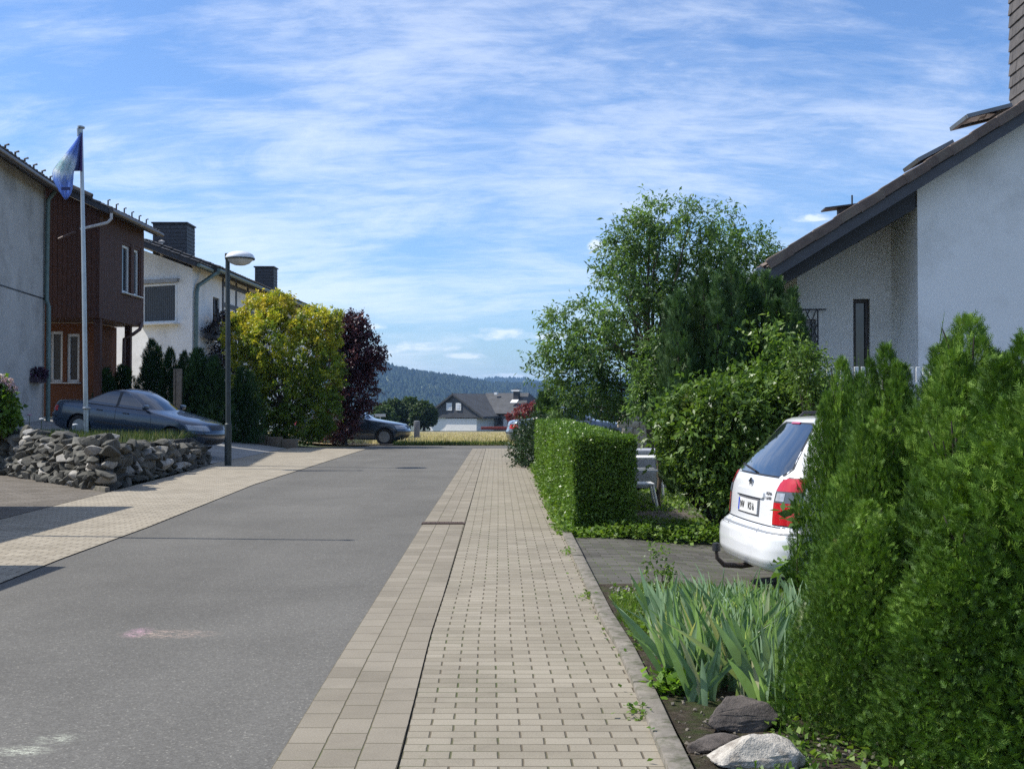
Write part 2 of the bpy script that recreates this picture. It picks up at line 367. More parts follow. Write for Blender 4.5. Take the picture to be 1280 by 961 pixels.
# side street across the end
def flat_sheet(name, poly, z, m, uvrot=0, zf=None):
    me = bpy.data.meshes.new(name); bm = bmesh.new(); vs = [bm.verts.new((x, y, 0)) for x, y in poly]; bm.faces.new(vs)
    if zf:
        bmesh.ops.triangulate(bm, faces=bm.faces[:])
        for _ in range(4): bmesh.ops.subdivide_edges(bm, edges=[e for e in bm.edges if e.calc_length() > .7], cuts=1); bmesh.ops.triangulate(bm, faces=bm.faces[:])
    for v in bm.verts: v.co.z = z+(zf(v.co.x, v.co.y) if zf else 0)
    uvl = bm.loops.layers.uv.new('UVMap'); c, s = math.cos(uvrot), math.sin(uvrot)
    for f in bm.faces:
        if f.normal.z < 0: f.normal_flip()
        for l in f.loops: l[uvl].uv = (l.vert.co.x*c+l.vert.co.y*s, -l.vert.co.x*s+l.vert.co.y*c)
    bm.to_mesh(me); bm.free(); setmesh(me, m); o = bpy.data.objects.new(name, me); COL.objects.link(o); o['kind'] = 'structure'; return o
flat_sheet('side_street', [(-7.2, 38.2), (14, 38.2), (14, 41.4), (-4.75, 41.4), (-5.2, 40.2), (-7.2, 39.6)], .002, asph, zf=lambda x, y: gz(x, y)*.98)
flat_sheet('parking_bay', [(.2, 41.4), (14, 41.4), (14, 47), (.2, 46.5)], .006, asph, zf=gz)
flat_sheet('left_parking_bay', [(-16, 43.4), (-4.9, 43.4), (-4.75, 41.42), (-4.3, 41.42), (-4.1, 47), (-16, 47)], .03, asph, zf=gz)
# driveways
dark_pav = paver_mat('driveway_pavers', .2, .1, (.075, .07, .062), (.12, .112, .1), (.04, .045, .02, 1), .007, .007, moss=((.08, .12, .02, 1), 1.1, .4, 1.0))
flat_sheet('driveway', [(.68, 9.42), (2.2, 9.3), (2.5, 8.6), (7, 8.3), (7, 12.9), (.66, 12.75)], .004, dark_pav, .03, gz)
lefty = paver_mat('left_driveway_pavers', .3, .15, (.12, .105, .085), (.17, .15, .125), (.06, .055, .04, 1), .007, .007, moss=((.1, .1, .04, 1), 1.5, .6, .5))
flat_sheet('left_driveway', [(-6.46, 14), (-6.7, 19.2), (-11.5, 25.2), (-16, 30), (-22, 30), (-22, 14)], .012, lefty, .6)
flat_sheet('car_driveway', [(-7.2, 27.0), (-7.22, 37.2), (-11, 37.8), (-18, 36), (-18, 28.9), (-12, 28.6), (-8.4, 28.0)], .012, mat('driveway_concrete', (.24, .235, .22), .85, .18, 1.5, .3, 90), zf=gz)
# kerb stones right: a row of stones with joints
kerbm = mat('kerb_concrete', (.205, .185, .155), .95, .25, 9, .5, 120, spec=.15, mottle=((.08, .085, .05, 1), 11), bdist=.003)
def kerb(name, line, off, w, h, y0, y1, L, m, label, tilt=0):
    root = MB(); y = y0; rg = random.Random(4)
    while y < y1:
        a, b_ = y+.006, min(y+L, y1)-.006; xa, xb = interp_line(line, a)+off, interp_line(line, b_)+off
        c = Vector(((xa+xb)/2+w/2, (a+b_)/2, h/2-.04+rg.uniform(-.004, .004))); t = Vector((xb-xa, b_-a, 0)).normalized()
        root.box(c, (w, (b_-a), h+.08), (Vector((t.y, -t.x, 0)), t, Vector((0, 0, 1))), .008); y += L
    return single(name, root, m, label, 'kerb', smooth=30)
kerb('kerb', Ki, .01, .10, .045, -4, 38, 1.0, kerbm, 'low concrete kerb along the right edge of the beige paved footway')
mb = MB(); a, b_ = Vector((-6.72, 19.3, 0)), Vector((-12.5, 26.6, 0)); t = (b_-a).normalized(); n_ = Vector((-t.y, t.x, 0)); k = 0
while k < (b_-a).length:
    mb.box(a+t*(k+.5)+Vector((0, 0, .02)), (.985, .08, .14), (t, n_, Vector((0, 0, 1))), .008); k += 1
single('kerb', mb, kerbm, 'narrow kerb edging at the foot of the rubble stone wall along the left driveway', 'kerb', smooth=30)
bs = [(.72, -2), (1.0, -2), (3.4, 4.5), (3.4, 8.2), (2.2, 9.28), (.69, 9.4), (.735, 5)]
soilm, nt_, ns_, L_, b_2 = new_mat('bed_earth'); c_ = coords(nt_)
cs_ = ramp(nt_, noise_(nt_, c_, 16, 8, .75), [(.3, (.035, .028, .02)), (.55, (.085, .07, .052)), (.72, (.17, .145, .115))])
cs_ = mixc(nt_, ramp(nt_, noise_(nt_, c_, 2.6, 7, .75), [(.5, 0.), (.62, .8)]), cs_, (.05, .075, .02, 1)); L_.new(cs_, b_2.inputs['Base Color']); b_2.inputs['Roughness'].default_value = .97; b_2.inputs['Specular IOR Level'].default_value = .1; bump(nt_, b_2, noise_(nt_, c_, 40, 8, .8), 1.0, .03)
flat_sheet('garden_bed', bs, .02, soilm, 0, lambda x, y: gz(x, y)+.03*mn.noise(Vector((x*3, y*3, 0)))+.015*mn.noise(Vector((x*11, y*11, 3))))
# drain slot across the gutter
mb = MB(); c = Vector((-.84, 14.25, .012))
for i in range(9): mb.box(c+Vector((-.235+.055*i, 0.002*i, .004)), (.05, .15, .012), None, .003)
mb.box(c, (.53, .19, .01)); single('drain_grate', mb, mat('rusty_iron', (.07, .042, .03), .8, .4, 20, .4, 80), 'rust brown drain grate set across the gutter beside the footway', 'drain')
# ------------------------------------------------------------------ world
W = bpy.data.worlds.new('World'); S.world = W; W.use_nodes = True; nt = W.node_tree; ns = nt.nodes; L = nt.links
SUN = Vector((-.985, .12, 0)).normalized(); EL = R(50)
sky = ns.new('ShaderNodeTexSky'); sky.sky_type = 'NISHITA'; sky.sun_disc = False; sky.sun_elevation = EL
sky.sun_rotation = math.atan2(SUN.x, SUN.y); sky.air_density = 1.0; sky.dust_density = .6; sky.ozone_density = 2.2
g = coords(nt, 'Generated'); sp = ns.new('ShaderNodeSeparateXYZ'); L.new(g, sp.inputs[0])
zc = math_(nt, 'ADD', math_(nt, 'MAXIMUM', sp.outputs[2], 0.0), .30)
cb = ns.new('ShaderNodeCombineXYZ'); L.new(math_(nt, 'DIVIDE', sp.outputs[0], zc), cb.inputs[0]); L.new(math_(nt, 'DIVIDE', sp.outputs[1], zc), cb.inputs[1])
def mapped(rot, scale, loc=(0, 0, 0)):
    mp = N(ns, 'ShaderNodeMapping'); mp.inputs['Rotation'].default_value = (0, 0, rot); mp.inputs['Scale'].default_value = scale; mp.inputs['Location'].default_value = loc
    L.new(cb.outputs[0], mp.inputs[0]); return mp.outputs[0]
streak = noise_(nt, mapped(.35, (1.0, 1.9, 1), (3.1, .4, 0)), 2.6, 12, .66, .5)
ripple = noise_(nt, mapped(.30, (1.6, 5.5, 1), (1, 0, 0)), 5.0, 8, .68, .6)
patchn = noise_(nt, mapped(0, (1, 1, 1), (5.7, 2.2, 0)), 1.1, 4, .55, .4)
# thicker veil toward the left and middle of the view
veil = ramp(nt, math_(nt, 'SUBTRACT', math_(nt, 'DIVIDE', sp.outputs[0], zc), 0), [(0, 1.), (.25, .75), (.6, .3)])
cl = math_(nt, 'ADD', math_(nt, 'MULTIPLY', streak, .68), math_(nt, 'MULTIPLY', ripple, .32))
cl = math_(nt, 'ADD', cl, math_(nt, 'MULTIPLY', math_(nt, 'SUBTRACT', patchn, .5), .75))
cl = math_(nt, 'ADD', cl, math_(nt, 'MULTIPLY', math_(nt, 'SUBTRACT', veil, .6), .12))
cir = ramp(nt, cl, [(.415, 0.), (.50, .20), (.60, .60), (.74, 1.)])
# small cumulus near the horizon: azimuth/elevation ellipses broken by noise
az = math_(nt, 'ARCTAN2', sp.outputs[0], sp.outputs[1]); el = math_(nt, 'ARCSINE', sp.outputs[2])
ce = ns.new('ShaderNodeCombineXYZ'); L.new(az, ce.inputs[0]); L.new(math_(nt, 'MULTIPLY', el, 2.2), ce.inputs[1])
pn = noise_(nt, ce.outputs[0], 34, 8, .62)
cum = None
for px, py, rx, ry in [(519, 436, 52, 11), (624, 420, 48, 11), (582, 446, 34, 6), (555, 470, 40, 6), (515, 471, 26, 5), (745, 308, 12, 14), (1010, 281, 26, 8), (460, 410, 24, 7), (640, 470, 60, 5), (690, 422, 30, 9), (470, 440, 40, 9)]:
    a0 = math.atan((px-640)/F); e0 = math.atan((505-py)/F); rx /= F; ry /= F
    ee = math_(nt, 'SUBTRACT', el, e0); ee = math_(nt, 'MULTIPLY', ee, math_(nt, 'ADD', 1.0, math_(nt, 'MULTIPLY', math_(nt, 'LESS_THAN', ee, 0), .9)))
    q = math_(nt, 'ADD', math_(nt, 'POWER', math_(nt, 'ABSOLUTE', math_(nt, 'DIVIDE', math_(nt, 'SUBTRACT', az, a0), rx)), 2), math_(nt, 'POWER', math_(nt, 'ABSOLUTE', math_(nt, 'DIVIDE', ee, ry)), 2))
    k = math_(nt, 'SUBTRACT', 1, q); k = math_(nt, 'ADD', k, math_(nt, 'MULTIPLY', math_(nt, 'SUBTRACT', pn, .5), 4.2))
    cum = k if cum is None else math_(nt, 'MAXIMUM', cum, k)
cumf = ramp(nt, cum, [(-.3, 0.), (.6, .4), (1.6, .85)])
skyc = mixc(nt, 1.0, sky.outputs[0], (.74, .94, 1.22, 1), 'MULTIPLY')
cloudc = mixc(nt, .22, (8.2, 8.6, 9.3, 1), skyc)
f = math_(nt, 'MAXIMUM', math_(nt, 'MULTIPLY', cir, .66), cumf)
f = math_(nt, 'MULTIPLY', f, ramp(nt, sp.outputs[2], [(.0, .6), (.03, 1.)]))
bg = ns['Background']; L.new(mixc(nt, f, skyc, cloudc), bg.inputs[0]); bg.inputs[1].default_value = .1
sl = bpy.data.lights.new('sun', 'SUN'); so = bpy.data.objects.new('sun', sl); COL.objects.link(so)
sl.energy = 4.2; sl.angle = R(.53); sl.color = (1, .955, .88)
sd = Vector((SUN.x*math.cos(EL), SUN.y*math.cos(EL), math.sin(EL))); so.rotation_euler = sd.to_track_quat('Z', 'Y').to_euler(); so.location = (-20, -5, 30)
S.view_settings.view_transform = 'Standard'; S.view_settings.look = 'None'; S.view_settings.gamma = 1; S.view_settings.exposure = .55
S.view_settings.use_curve_mapping = False
S.cycles.max_bounces = 5; S.cycles.transparent_max_bounces = 8; S.cycles.volume_bounces = 0
S.cycles.use_denoising = False; S.cycles.sample_clamp_indirect = 2.5; S.cycles.use_adaptive_sampling = True; S.cycles.adaptive_threshold = .01
#@@PART2
# ------------------------------------------------------------------ hills, forest, haze
def ridge(az):  # (azimuth px) -> ridge pixel row
    return float(np.interp(az, [-3000, -900, -200, 200, 400, 450, 482, 510, 560, 590, 625, 660, 700, 780, 900, 1200, 1800, 3500], [470, 462, 458, 462, 450, 452, 458, 468, 474, 479, 486, 484, 488, 484, 478, 482, 474, 480]))
def ridge2(az):
    return float(np.interp(az, [-3000, -500, 300, 560, 600, 625, 655, 690, 760, 900, 1300, 3500], [480, 478, 482, 484, 480, 476.5, 479, 484, 481, 476, 480, 474]))
def hill(name, D, depth, rf, seed, m, fm):
    V = []; nx, ny = 260, 26; xs_ = np.linspace(-2400, 3600, nx)
    for j in range(ny):
        t = j/(ny-1); y = D-depth+depth*1.6*t
        for px in xs_:
            x = (px-640)/F*D*(.75+.4*t); top = EYE+(505-rf(px))/F*D
            k = math.sin(min(1, t*1.6)*math.pi/2)**1.3 if t < .625 else math.cos((t-.625)/.375*math.pi/2)
            h = -27+(top+27)*k+mn.noise(Vector((x*.002, y*.002, seed)))*26*k*(1-k)*2+mn.noise(Vector((x*.008, y*.008, seed+5)))*8*k
            V.append((x, y, h))
    mb = MB(); mb.v = V; mb.f = [(j*nx+i, j*nx+i+1, (j+1)*nx+i+1, (j+1)*nx+i) for j in range(ny-1) for i in range(nx-1)]
    o = struct(name, mb, m, 0)
    # trees of the forest: small spires and rounded crowns scattered on the slope, one mass
    A = np.array(V).reshape(ny, nx, 3); n = 26000; fx = RNG.uniform(.32*nx, .62*nx, n) if True else None
    fy = RNG.uniform(.5, ny*.64, n); i = fx.astype(int); j = fy.astype(int); a = (fx-i)[:, None]; b_ = (fy-j)[:, None]
    p = A[j, i]*(1-a)*(1-b_)+A[j, i+1]*a*(1-b_)+A[j+1, i]*(1-a)*b_+A[j+1, i+1]*a*b_
    H = D/4500*RNG.uniform(13, 24, n); H *= np.where(RNG.uniform(0, 1, n) < .01, 1.5, 1); w = H*RNG.uniform(.28, .5, n)
    rings = []; ns_ = 5
    th = np.arange(ns_)*2*math.pi/ns_
    top = p.copy(); top[:, 2] += H; tri = []
    ring = lambda k, z: np.stack([p+np.stack([np.cos(t)*w*k, np.sin(t)*w*k, z*H-1], 1) for t in th], 1)
    r0, r1 = ring(.8, .1), ring(1., .45)
    for q in range(ns_):
        z = (q+1) % ns_; tri.append(np.stack([r0[:, q], r0[:, z], r1[:, z], r1[:, q]], 1)); tri.append(np.stack([r1[:, q], r1[:, z], top, top], 1))
    T = np.stack(tri, 1); V4 = T[:, ::2].reshape(-1, 4, 3); V3 = T[:, 1::2][:, :, :3].reshape(-1, 3, 3)
    mvr = np.repeat(RNG.uniform(0, 1, n), ns_)
    # one mesh: quads below, triangles (degenerate-free) above as quads with a split edge
    m3 = (V3[:, 0]+V3[:, 1])/2; V3q = np.stack([V3[:, 0], m3, V3[:, 1], V3[:, 2]], 1)
    me = npmesh('forest', np.concatenate([V4, V3q]), 4, fm, np.concatenate([mvr, mvr]))
    f = link('forest', me); f['kind'] = 'stuff'; return f
forest_m = leafmat('forest_green', [(0, (.006, .017, .010)), (.5, (.012, .028, .014)), (1, (.03, .05, .02))], .0, .9, patch_scale=.004)
hm = mat('hill_ground', (.03, .05, .022), .95, .5, .004, mottle=((.13, .15, .06, 1), .0025))
f1 = hill('hills', 3300, 1300, ridge, 1.3, hm, forest_m); f1['label'] = 'dark blue green wooded hillside rising at left beyond the far house'; f1['category'] = 'forest'
f2 = hill('distant_hills', 5600, 1500, ridge2, 7.7, hm, forest_m); f2['label'] = 'hazy far wooded ridge on the horizon above the far house roof'; f2['category'] = 'forest'
mb = MB().box((0, 4300, 85), (9600*1.9, 10400, 230)); 
hz = part('haze', mb, None, None); hz['kind'] = 'stuff'; hz['label'] = 'thin blue summer haze in the air over valley'; hz['category'] = 'haze'
m = bpy.data.materials.new('haze'); m.use_nodes = True; m.node_tree.nodes.clear(); ns = m.node_tree.nodes
v = ns.new('ShaderNodeVolumePrincipled'); v.inputs['Color'].default_value = (.36, .62, 1, 1); v.inputs['Density'].default_value = .00010; v.inputs['Anisotropy'].default_value = .1
o = ns.new('ShaderNodeOutputMaterial'); m.node_tree.links.new(v.outputs[0], o.inputs['Volume']); hz.data.materials.append(m)
# ------------------------------------------------------------------ field
fieldm = mat('straw_field', (.36, .28, .14), .95, .3, 2, .6, 30)
flat_sheet('field', [(-30, 41.9), (-4.4, 41.9), (.1, 41.9), (.1, 47.5), (30, 48), (60, 100), (40, 135), (-60, 135), (-60, 60), (-30, 47)], .02, fieldm, zf=gz)
n = 90000; y = 42.0+RNG.uniform(0, 1, n)**1.9*80; x = RNG.uniform(-16, 14, n)*(y/55)
ok = ~((x > .0) & (y < 47.6)) & ~((x < -4.3) & (y < 46.9)); x, y = x[ok], y[ok]; n = len(x)
z = np.interp(y, YS, ZS); C = np.stack([x, y, z], 1); D = nrm(np.stack([RNG.normal(0, .25, n), RNG.normal(0, .25, n), np.ones(n)], 1))
edge = y < 43.2+RNG.exponential(1.3, n); hgt = np.where(edge, RNG.uniform(.08, .22, n), RNG.uniform(.12, .36, n)*np.interp(y, [43, 60, 80], [1, .6, .3]))
V = leafV(C, D, rdir(n), hgt, np.where(edge, .03, .05)*RNG.uniform(.6, 1.2, n)); mv = np.where(edge, RNG.uniform(0, .3, n), RNG.uniform(.45, 1, n))
strawm = leafmat('straw', [(0, (.07, .12, .03)), (.3, (.16, .19, .06)), (.5, (.38, .32, .19)), (1, (.6, .53, .36))], .3, .7)
o = link('dry_grass', npmesh('dry_grass', V, 4, strawm, mv)); o['kind'] = 'stuff'; o['label'] = 'golden dry grass field beyond the end of the street'; o['category'] = 'grass'
# ------------------------------------------------------------------ helpers for buildings
X3, Y3, Z3 = Vector((1, 0, 0)), Vector((0, 1, 0)), Vector((0, 0, 1))
def wall(mb, O, e, n, s0, s1, z0, z1, holes=(), depth=.14, thick=.24):
    """wall face through O along e, outward normal n, with real openings (s0,s1,z0,z1) and reveals"""
    O = Vector(O); ss = sorted({s0, s1, *[h[0] for h in holes], *[h[1] for h in holes]}); zz = sorted({z0, z1, *[h[2] for h in holes], *[h[3] for h in holes]})
    pt = lambda s, z, d=0: O+e*s+Z3*(z-O.z)-n*d
    for i in range(len(ss)-1):
        for j in range(len(zz)-1):
            a, b_, c, d = ss[i], ss[i+1], zz[j], zz[j+1]
            if any(h[0]-1e-6 <= a and b_ <= h[1]+1e-6 and h[2]-1e-6 <= c and d <= h[3]+1e-6 for h in holes): continue
            mb.quad(pt(a, c), pt(b_, c), pt(b_, d), pt(a, d))
    for a, b_, c, d in holes:
        mb.quad(pt(a, c), pt(b_, c), pt(b_, c, depth), pt(a, c, depth)); mb.quad(pt(a, d), pt(b_, d), pt(b_, d, depth), pt(a, d, depth))
        mb.quad(pt(a, c), pt(a, d), pt(a, d, depth), pt(a, c, depth)); mb.quad(pt(b_, c), pt(b_, d), pt(b_, d, depth), pt(b_, c, depth))
glass = mat('window_glass', (.02, .024, .03), .04, .2, 3, spec=.8)
whiteframe = mat('white_frame', (.72, .72, .70), .45, .05, 5)
def window(parent, O, e, n, h, fw=.06, mull=1, sill=True, framem=None, blind=None, setb=.10, bars=0):
    """window in opening h of a wall: frame > pane, sill"""
    a, b_, c, d = h; O = Vector(O); framem = framem or whiteframe
    cen = lambda s, z, dd: O+e*s+Z3*(z-O.z)-n*dd
    ax = (e, n, Z3); mb = MB()
    mb.box(cen((a+b_)/2, c+fw/2, setb), (b_-a-.004, .07, fw), ax, .006); mb.box(cen((a+b_)/2, d-fw/2, setb), (b_-a-.004, .07, fw), ax, .006)
    mb.box(cen(a+fw/2+.002, (c+d)/2, setb), (fw, .066, d-c-2*fw-.002), ax, .006); mb.box(cen(b_-fw/2-.002, (c+d)/2, setb), (fw, .066, d-c-2*fw-.002), ax, .006)
    for k in range(1, mull): mb.box(cen(a+(b_-a)*k/mull, (c+d)/2, setb), (fw*1.3, .068, d-c-2*fw-.004), ax, .006)
    for k in range(1, bars+1): mb.box(cen((a+b_)/2, c+(d-c)*k/(bars+1), setb), (b_-a-2*fw, .03, .03), ax)
    w = part('window', mb, framem, parent, 30); 
    p = MB(); p.box(cen((a+b_)/2, (c+d)/2, setb+.02), (b_-a-2*fw+.01, .01, d-c-2*fw+.01), ax); part('pane', p, glass, w)
    if blind:
        q = MB(); nn = int((b_-a-2*fw)/.1)
        for k in range(nn):
            s = a+fw+(b_-a-2*fw)*(k+.5)/nn; q.box(cen(s, (c+d)/2+.02, setb-.012), ((b_-a-2*fw)/nn-.012, .012, d-c-2*fw-.02), ax)
        part('blind', q, blind, w)
    if sill:
        q = MB(); q.box(cen((a+b_)/2, c-.02, -.03), (b_-a+.12, .24, .035), ax, .005); part('sill', q, framem, w, 30)
    return w
def roof_slab(mb, A, B, C, D, th):
    """A,B lower edge, D,C upper edge; thickness downwards"""
    A, B, C, D = map(Vector, (A, B, C, D)); t = Vector((0, 0, -th)); mb.add([A, B, C, D, A+t, B+t, C+t, D+t], [(0, 1, 2, 3), (7, 6, 5, 4), (0, 4, 5, 1), (1, 5, 6, 2), (2, 6, 7, 3), (3, 7, 4, 0)])
def tiles(mb, A, B, C, D, row=.34, colw=.30, lift=.02, th=.03, rg=None):
    """tile courses laid on the slope A-B (eave) to D-C (ridge): each tile a small curved shell"""
    A, B, C, D = map(Vector, (A, B, C, D)); nl = max(1, int((D-A).length/row)); ncol = max(1, int((B-A).length/colw)); up = (D-A).normalized(); n = (B-A).cross(D-A).normalized()
    if n.z < 0: n = -n
    rg = rg or random.Random(2)
    for j in range(nl):
        for i in range(ncol):
            u0, u1 = i/ncol, (i+1)/ncol; v0, v1 = j/nl, (j+1.12)/nl
            p = lambda u, v: A.lerp(B, u).lerp(D.lerp(C, u), min(v, 1))
            jit = rg.uniform(-.006, .006); vs = []
            for t, hgt in ((0, .004), (.2, .03), (.45, .045), (.72, .02), (1, .004)):
                u = u0+(u1-u0)*t
                vs += [p(u, v0)+n*(lift+th+hgt+jit), p(u, v1)+n*(lift+hgt*.7+jit), p(u, v0)+n*(lift-.0+jit)]
            f = []
            for k in range(4):
                a = k*3; f += [(a, a+3, a+4, a+1), (a, a+2, a+5, a+3)]
            mb.add(vs, f)
tile_m = mat('roof_tile', (.13, .095, .078), .8, .35, 3, .4, 60, mottle=((.16, .13, .1, 1), 5))
tile_dark = mat('dark_roof_tile', (.035, .033, .033), .7, .3, 3, .4, 60)
render_white = mat('white_render', (.80, .79, .765), .95, .04, 1.2, 0, 90, mottle=((.66, .65, .62, 1), 1.3))
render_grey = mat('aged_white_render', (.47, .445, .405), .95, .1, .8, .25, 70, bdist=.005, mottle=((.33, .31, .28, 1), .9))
fascia_m = mat('fascia_dark', (.035, .035, .04), .55, .2, 4)
slate_m = mat('slate_cladding', (.04, .04, .044), .6, .35, 5, .3, 30)
zinc = mat('green_zinc_pipe', (.14, .19, .17), .5, .2, 6, metal=.3)
def slates(mb, O, e, n, s0, s1, z0, z1, w=.3, h=.2, rg=random.Random(5)):
    O = Vector(O); z = z0; k = 0
    while z < z1-1e-3:
        s = s0-(w/2 if k % 2 else 0)
        while s < s1-1e-3:
            a, b_ = max(s, s0)+.003, min(s+w, s1)-.003; zt = min(z+h, z1)
            if b_-a > .02:
                f = lambda s_, z_, d: O+e*s_+Z3*(z_-O.z)+n*d
                j = rg.uniform(0, .006); mb.add([f(a, z, .022+j), f(b_, z, .022+j), f(b_, zt, .006), f(a, zt, .006), f(a, z, 0), f(b_, z, 0), f(b_, zt, 0), f(a, zt, 0)], [(0, 1, 2, 3), (0, 4, 5, 1), (1, 5, 6, 2), (0, 3, 7, 4)])
            s += w
        z += h; k += 1
# ------------------------------------------------------------------ right house
def right_house():
    O = Vector((3.31, 15, 0)); th = R(-4); e = Vector((math.cos(th), math.sin(th), 0)); bk = Vector((-math.sin(th), math.cos(th), 0)); nf = -bk
    base = thing('white_house', 'white rendered house with brown tiled roof sloping down to the left behind the right hedge', 'house', (7, 19, 0))
    H = lambda s, t, z: O+e*s+bk*t+Z3*z
    def s_at(px, t):
        k = (px-640)/F; o = O+bk*t; return (k*o.y-o.x)/(e.x-k*e.y)
    slope = .62; zr = lambda s: 3.28+slope*s        # top surface of the roof
    ridge_s = 6.6; T0, T1 = 0, 6.3
    wb = MB(); sA = 2.0; tA, tB = .35, 1.7
    # projecting gable wall, up to the roof underside
    top = lambda s: zr(s)-.17
    sR = 11.5
    hw = []
    wall(wb, H(0, tA, 0), e, nf, sA, sR, -.3, 2.4, hw)
    wb.add([H(sA, tA, 2.4), H(sR, tA, 2.4), H(sR, tA, top(2*ridge_s-sR)), H(ridge_s, tA, top(ridge_s)), H(sA, tA, top(sA))], [(0, 1, 2, 3, 4)])
    wb.quad(H(sA, tA, -.3), H(sA, tB, -.3), H(sA, tB, top(sA)), H(sA, tA, top(sA)))      # return
    sL = .75
    d0, d1 = s_at(1067, tB), s_at(1088, tB); g0, g1 = s_at(997, tB), s_at(1021, tB)
    hd = (d0, d1, 1.0, P(0, 376, 16.9).z)
    hg = (g0, g1, 1.1, P(0, 400, 16.8).z)
    wall(wb, H(0, tB, 0), e, nf, sL, sA, -.3, top(sL)-.02, [hd, hg])
    wb.add([H(sL, tB, top(sL)-.02), H(sA, tB, top(sL)-.02), H(sA, tB, top(sA))], [(0, 1, 2)])
    wb.quad(H(sL, tB, -.3), H(sL, T1-.4, -.3), H(sL, T1-.4, top(sL)), H(sL, tB, top(sL)))  # side wall facing the street
    wb.quad(H(sR, tA, -.3), H(sR, T1-.4, -.3), H(sR, T1-.4, top(2*ridge_s-sR)), H(sR, tA, top(2*ridge_s-sR)))
    wb.add([H(sL, T1-.4, -.3), H(sR, T1-.4, -.3), H(sR, T1-.4, 3.2), H(ridge_s, T1-.4, top(ridge_s)), H(sL, T1-.4, top(sL))], [(0, 1, 2, 3, 4)])
    part('wall', wb, render_white, base)
    window(base, H(0, tB, 0), e, nf, hd, .05, 1, False, mat('dark_frame', (.05, .04, .035), .5))
    window(base, H(0, tB, 0), e, nf, hg, .05, 1, False, mat('grey_frame', (.3, .3, .3), .5))
    # iron lattice in front of the left window
    gm = MB(); z0, z1 = 1.0, P(0, 388, 16.7).z; g0 -= .02
    for a, b_ in (((g0, z0), (g0, z1)), ((g1, z0), (g1, z1)), ((g0, z1), (g1+.12, z1)), ((g0, z0), (g1, z0))):
        gm.tube([H(a[0], tB-.1, a[1]), H(b_[0], tB-.1, b_[1])], .011, 6)
    w_ = g1-g0; nseg = 3
    for k in range(-nseg*3, nseg*3+1):
        for sg in (1, -1):
            pts = []
            for i in range(41):
                s = g0+w_*i/40; z = z0+(k/nseg)*w_*2.4+sg*(s-g0)*2.4
                if z0 <= z <= z1: pts.append((s, z))
            if len(pts) > 1: gm.tube([H(pts[0][0], tB-.1, pts[0][1]), H(pts[-1][0], tB-.1, pts[-1][1])], .008, 5)
    part('window_grille', gm, fascia_m, base)
    rb = MB(); roof_slab(rb, H(0, T0, zr(0)-.03), H(0, T1, zr(0)-.03), H(ridge_s, T1, zr(ridge_s)-.03), H(ridge_s, T0, zr(ridge_s)-.03), .12)
    s2 = 2*ridge_s+.0
    roof_slab(rb, H(s2, T0, zr(0)-.03), H(s2, T1, zr(0)-.03), H(ridge_s, T1, zr(ridge_s)-.034), H(ridge_s, T0, zr(ridge_s)-.034), .12)
    roof = part('roof', rb, fascia_m, base)
    tb = MB(); tiles(tb, H(-.06, T0-.04, zr(-.06)), H(-.06, T1, zr(-.06)), H(ridge_s, T1, zr(ridge_s)), H(ridge_s, T0-.04, zr(ridge_s)), .34, .3, -.03)
    # verge tiles along the gable edge
    k = 0
    while k*.34 < 7.6:
        s0_ = k*.34/math.hypot(1, slope); s1_ = s0_+.30; 
        if s1_ > ridge_s: break
        c = H((s0_+s1_)/2, T0-.045, zr((s0_+s1_)/2)-.035); d = (e+Z3*slope).normalized()
        tb.box(c+Z3*.02+Z3*(.012 if k % 2 else 0), (.35, .045, .125), (d, bk, d.cross(bk)*-1), .006)
        tb.box(c+Z3*.085-bk*-.08, (.36, .2, .03), ((d*1+Z3*-.06).normalized(), bk, Z3), .01); k += 1
    part('roof_tiles', tb, tile_m, roof)
    fb = MB(); d = (e+Z3*slope).normalized(); Lr = ridge_s*math.hypot(1, slope)
    fb.box(H(ridge_s/2, T0-.005, zr(ridge_s/2)-.165), (Lr, .03, .125), (d, bk, d.cross(bk)*-1))
    fb.box(H(-.02, T1/2, zr(0)-.12), (.03, T1, .18), (e, bk, Z3))
    part('verge_board', fb, mat('verge_paint', (.055, .055, .062), .5, .2, 4), roof)
    # soffit box over the recessed corner
    sb = MB(); sb.prism([H(.05, tA+.02, zr(.05)-.2), H(2.0-.02, tA+.02, zr(2)-.2), H(2.0-.02, tA+.02, zr(2)-.48), H(.5, tA+.02, zr(.5)-.40), H(.05, tA+.02, zr(.05)-.36)], bk*1.3)
    part('soffit', sb, fascia_m, roof)
    gt = MB(); gt.tube([H(-.09, T0+.0, zr(0)-.10), H(-.09, T1, zr(0)-.10)], .07, 10); part('gutter_pipe', gt, mat('zinc', (.2, .21, .22), .45, .2, 5, metal=.4), roof, 40)
    # raised roof window
    s0_, z0_ = 0, 0
    for px, hgt, Lw, nm in ((1225, .12, .58, 'roof_window'), (1172, .0, .5, 'roof_window')):
        s = s_at(px, .42); c = H(s, .42, zr(s)+(.16 if hgt > .1 else .05)); u = (e+Z3*(slope-.42 if hgt > .1 else slope-.08)).normalized(); nn = u.cross(bk)*-1
        if True:
            sl_ = .24 if hgt > .1 else .52; K = H(s_at(px+(37 if hgt > .1 else 17), .3), .3, zr(s_at(px+(37 if hgt > .1 else 17), .3))+.1); u = (e+Z3*sl_).normalized(); nn = u.cross(bk)*-1; c = K-u*(Lw/2)-nn*(hgt+.04)+bk*.2
        fb = MB(); 
        fb.box(c+nn*(hgt+.04)+bk*-.34, (Lw, .07, .05), (u, bk, nn)); fb.box(c+nn*(hgt+.04)+bk*.34, (Lw, .07, .05), (u, bk, nn))
